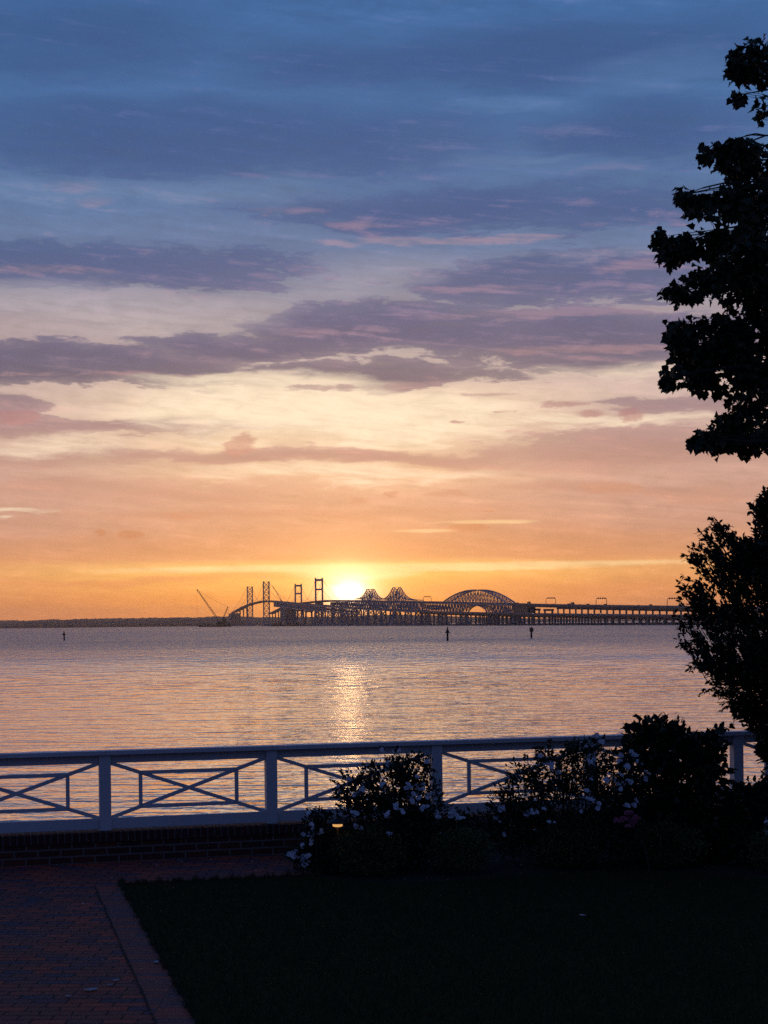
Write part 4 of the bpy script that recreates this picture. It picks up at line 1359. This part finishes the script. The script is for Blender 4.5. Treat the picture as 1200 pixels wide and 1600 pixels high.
F2 = [(857, 1196, 4, 4), (868, 1202, 3, 4), (822, 1270, 5, 4), (832, 1272, 2, 3), (835, 1250, 1, 2), (923, 1189, 2, 3), (921, 1218, 2, 2), (965, 1185, 5, 5), (991, 1183, 5, 5), (998, 1196, 3, 4), (947, 1216, 6, 5), (958, 1219, 5, 5), (969, 1227, 4, 4), (980, 1222, 3, 4),
      (1004, 1215, 4, 4), (1008, 1211, 2, 3), (910, 1237, 1, 2), (921, 1248, 3, 4), (932, 1259, 3, 3), (975, 1260, 3, 3), (985, 1257, 3, 3), (992, 1252, 2, 3), (903, 1268, 1, 2), (835, 1297, 1, 2), (784, 1303, 1, 2), (910, 1163, 4, 4), (920, 1160, 3, 4), (929, 1150, 2, 3), (938, 1157, 2, 3),
      (845, 1200, 1, 3), (848, 1264, 1, 3), (859, 1284, 2, 4), (784, 1262, 3, 4), (770, 1278, 3, 5), (974, 1200, 3, 4), (838, 1180, 2, 4), (905, 1178, 2, 4), (890, 1170, 1, 4)]
shrub('rose_bush', 'largest rose bush, thick with white flower clusters, left of the dark leafy shrub', 'rose bush',
      [(858, 1206, 40, 40, 0), (912, 1200, 46, 42, 0), (960, 1215, 52, 42, 0), (820, 1235, 40, 40, 0), (900, 1260, 110, 60, 0), (800, 1290, 52, 40, .1), (860, 1320, 90, 46, .1), (980, 1290, 70, 70, .15), (905, 1168, 26, 16, 0), (780, 1260, 26, 24, 0)],
      17.4, .048, OVAL, M_ROSELEAF, 37, 560, 890, F2, M_WPETAL,
      shoots=[(798, 1186, 812, 1215), (833, 1168, 842, 1195), (857, 1153, 860, 1185), (929, 1146, 922, 1175), (939, 1152, 930, 1180), (771, 1226, 795, 1245), (764, 1232, 790, 1250), (808, 1192, 822, 1215), (845, 1172, 850, 1200), (888, 1164, 893, 1190), (960, 1170, 955, 1195), (788, 1202, 806, 1225), (818, 1182, 828, 1205), (876, 1172, 880, 1195), (975, 1178, 972, 1200)])
shrub('rose_bush', 'small pink-flowering rose low in the bed below the white clusters', 'rose bush',
      [(982, 1292, 26, 20, 0), (975, 1320, 34, 30, 0)], 16.75, .045, OVAL, M_ROSELEAF, 39, 600, 980, [(966, 1281, 5, 4), (980, 1286, 6, 5), (989, 1278, 5, 4), (976, 1276, 3, 5)], M_PPETAL)
shrub('dark_shrub', 'dark broad-leaved shrub rising above the hand rail left of the fourth visible post', 'shrub',
      [(1020, 1162, 46, 38, 0), (1050, 1175, 50, 40, 0), (1000, 1200, 40, 50, .1), (1070, 1220, 52, 60, 0), (1040, 1290, 96, 70, 0), (1098, 1200, 34, 40, 0), (1100, 1170, 34, 22, .1), (1120, 1300, 60, 60, .1)],
      17.7, .085, OVAL * np.array([1.25, 1]), M_LAUREL, 41, 330, 1050, gap=-1.6,
      shoots=[(978, 1138, 1000, 1160), (998, 1122, 1008, 1150), (1012, 1125, 1018, 1150), (1040, 1120, 1038, 1150), (1064, 1130, 1055, 1155), (1134, 1134, 1090, 1160), (1120, 1140, 1090, 1160), (1080, 1145, 1070, 1165), (1128, 1218, 1100, 1210), (1122, 1180, 1098, 1190), (1140, 1205, 1105, 1205), (1132, 1235, 1100, 1235), (1026, 1124, 1028, 1150), (986, 1130, 1004, 1155), (1052, 1124, 1046, 1150)])
shrub('dark_shrub', 'dense low shrub filling the bed corner under the small-leaved tree', 'shrub',
      [(1180, 1262, 50, 40, 0), (1225, 1250, 50, 50, 0), (1170, 1310, 60, 56, 0), (1240, 1320, 70, 60, 0), (1150, 1248, 26, 22, 0)], 17.3, .07, OVAL, M_LAUREL, 43, 420, 1190,
      [(1197, 1284, 4, 4), (1199, 1304, 4, 4)], M_WPETAL, gap=-1.7, shoots=[(1142, 1222, 1155, 1245), (1165, 1222, 1172, 1245), (1186, 1216, 1186, 1240), (1130, 1236, 1150, 1250)])
for (lab, ells, base, D, sd_) in (
        ('clipped boxwood ball in front of the left rose bush', [(572, 1332, 60, 42, 0)], 572, 16.75, 51),
        ('clipped boxwood ball between the two big rose bushes', [(716, 1330, 56, 38, 0)], 716, 16.85, 52),
        ('clipped boxwood ball in front of the largest rose bush', [(884, 1322, 54, 38, 0)], 884, 17.05, 53),
        ('clipped boxwood ball at the front of the dark leafy shrub', [(1040, 1322, 62, 38, 0)], 1040, 17.05, 54),
        ('clipped boxwood ball at the right edge of the bed', [(1212, 1330, 46, 40, 0)], 1212, 16.6, 55)):
    shrub('boxwood', lab, 'boxwood', ells, D, .026, OVAL * np.array([1.3, 1]), M_BOX, sd_, 1500, base, group='clipped boxwoods along the front of the bed', gap=-1.95, up=.8, canes=10)

# ------------------------------------------------------------------ path light among the roses
M_LAMP = glow_mat('lamp_glow', (1.0, .50, .16), .75)
M_BRONZE = simple('dark_bronze', (.03, .025, .02), .5, .2, 6.0, .6)
lc = Vector((at(524, 16.75), 16.75, 0))
pl = empty('path_light', lc)
tag(pl, 'small lit mushroom-cap path light glowing amber among the left roses', 'garden light')
zl = zat(524, 1289, 16.75)
MB().tube([(0, 0, -.05), (0, 0, zl - .02)], .012, 8).build('stake', M_BRONZE, pl, True)
MB().lathe((0, 0, zl - .03), [(.035, .012), (.052, .018), (.052, .040), (.012, .046)], 12).build('lamp', M_LAMP, pl, True)
MB().lathe((0, 0, zl + .022), [(.125, 0), (.122, .006), (.08, .028), (.03, .045), (.012, .06)], 20).build('lamp_shade', M_BRONZE, pl, True)

# ------------------------------------------------------------------ fallen petals and leaves
prng = random.Random(3)


def petal(px, py, size, lab, cat, group, mat, z=.009):
    q = G(px, py)
    mb = MB(); pts = []; n = 7
    for i in range(n):
        a = 2 * math.pi * i / n; pts.append((math.cos(a) * size * prng.uniform(.8, 1.1), math.sin(a) * size * .6, .004 + abs(math.cos(a)) * size * .15))
    mb.add(pts + [(0, 0, .001)], [(i, (i + 1) % n, n) for i in range(n)])
    o = mb.build('fallen_petal' if cat == 'petal' else 'fallen_leaf', mat)
    o.location = (q.x, q.y, z); o.rotation_euler = (0, 0, prng.uniform(0, 3))
    tag(o, lab, cat, group)


for p in ((241, 1354), (275, 1346), (280, 1347.5), (171, 1373.5), (58, 1397), (125, 1414), (325, 1345), (390, 1348), (395, 1362), (458, 1352)):
    petal(*p, .016, 'small white petal fallen on the brick paving', 'petal', 'white petals on the paving', M_WPETAL)
for p in ((760, 1340), (772, 1346), (790, 1343), (806, 1347), (812, 1353), (820, 1338), (826, 1349), (838, 1340), (797, 1352), (782, 1335), (815, 1341), (628, 1374)):
    petal(*p, .012, 'tiny white petal lying on the dark mulch of the bed', 'petal', 'white petals on the mulch', M_WPETAL, .0)
M_PALE = simple('pale_dry_leaf', (.42, .38, .37), .8, .2, 30)
petal(135, 1549, .055, 'largest pale dry leaf lying on the brick path', 'leaf', 'pale leaves on the path', M_PALE)
petal(175, 1534, .034, 'pale dry leaf just up the path from the largest one', 'leaf', 'pale leaves on the path', M_PALE)
petal(166, 1541, .028, 'small pale leaf scrap between the two brighter leaves', 'leaf', 'pale leaves on the path', M_PALE)
petal(101, 1559, .028, 'small pale leaf scrap left of the largest dry leaf', 'leaf', 'pale leaves on the path', M_PALE)
petal(238, 1506, .040, 'faint pale leaf on the edging bricks by the lawn', 'leaf', 'pale leaves on the path', M_PALE)
petal(906, 1437, .040, 'pale leaf lying alone out on the dark lawn', 'leaf', None, M_PALE, .035)


# ------------------------------------------------------------------ air
def make_haze():
    mb = MB(); mb.box((0, 5800, (130 + WATER_Z - 3) / 2), (16000, 12400, 130 - WATER_Z + 3))
    m_ = bpy.data.materials.new('sea_haze'); m_.use_nodes = True
    t_ = m_.node_tree; t_.nodes.clear()
    pv = t_.nodes.new('ShaderNodeVolumePrincipled'); out = t_.nodes.new('ShaderNodeOutputMaterial')
    pv.inputs['Color'].default_value = (0.95, 0.87, 0.78, 1)
    pv.inputs['Density'].default_value = 0.000045
    pv.inputs['Anisotropy'].default_value = 0.86
    t_.links.new(pv.outputs[0], out.inputs['Volume'])
    o = mb.build('haze', m_)
    tag(o, kind='stuff')


make_haze()
scene.cycles.volume_bounces = 1
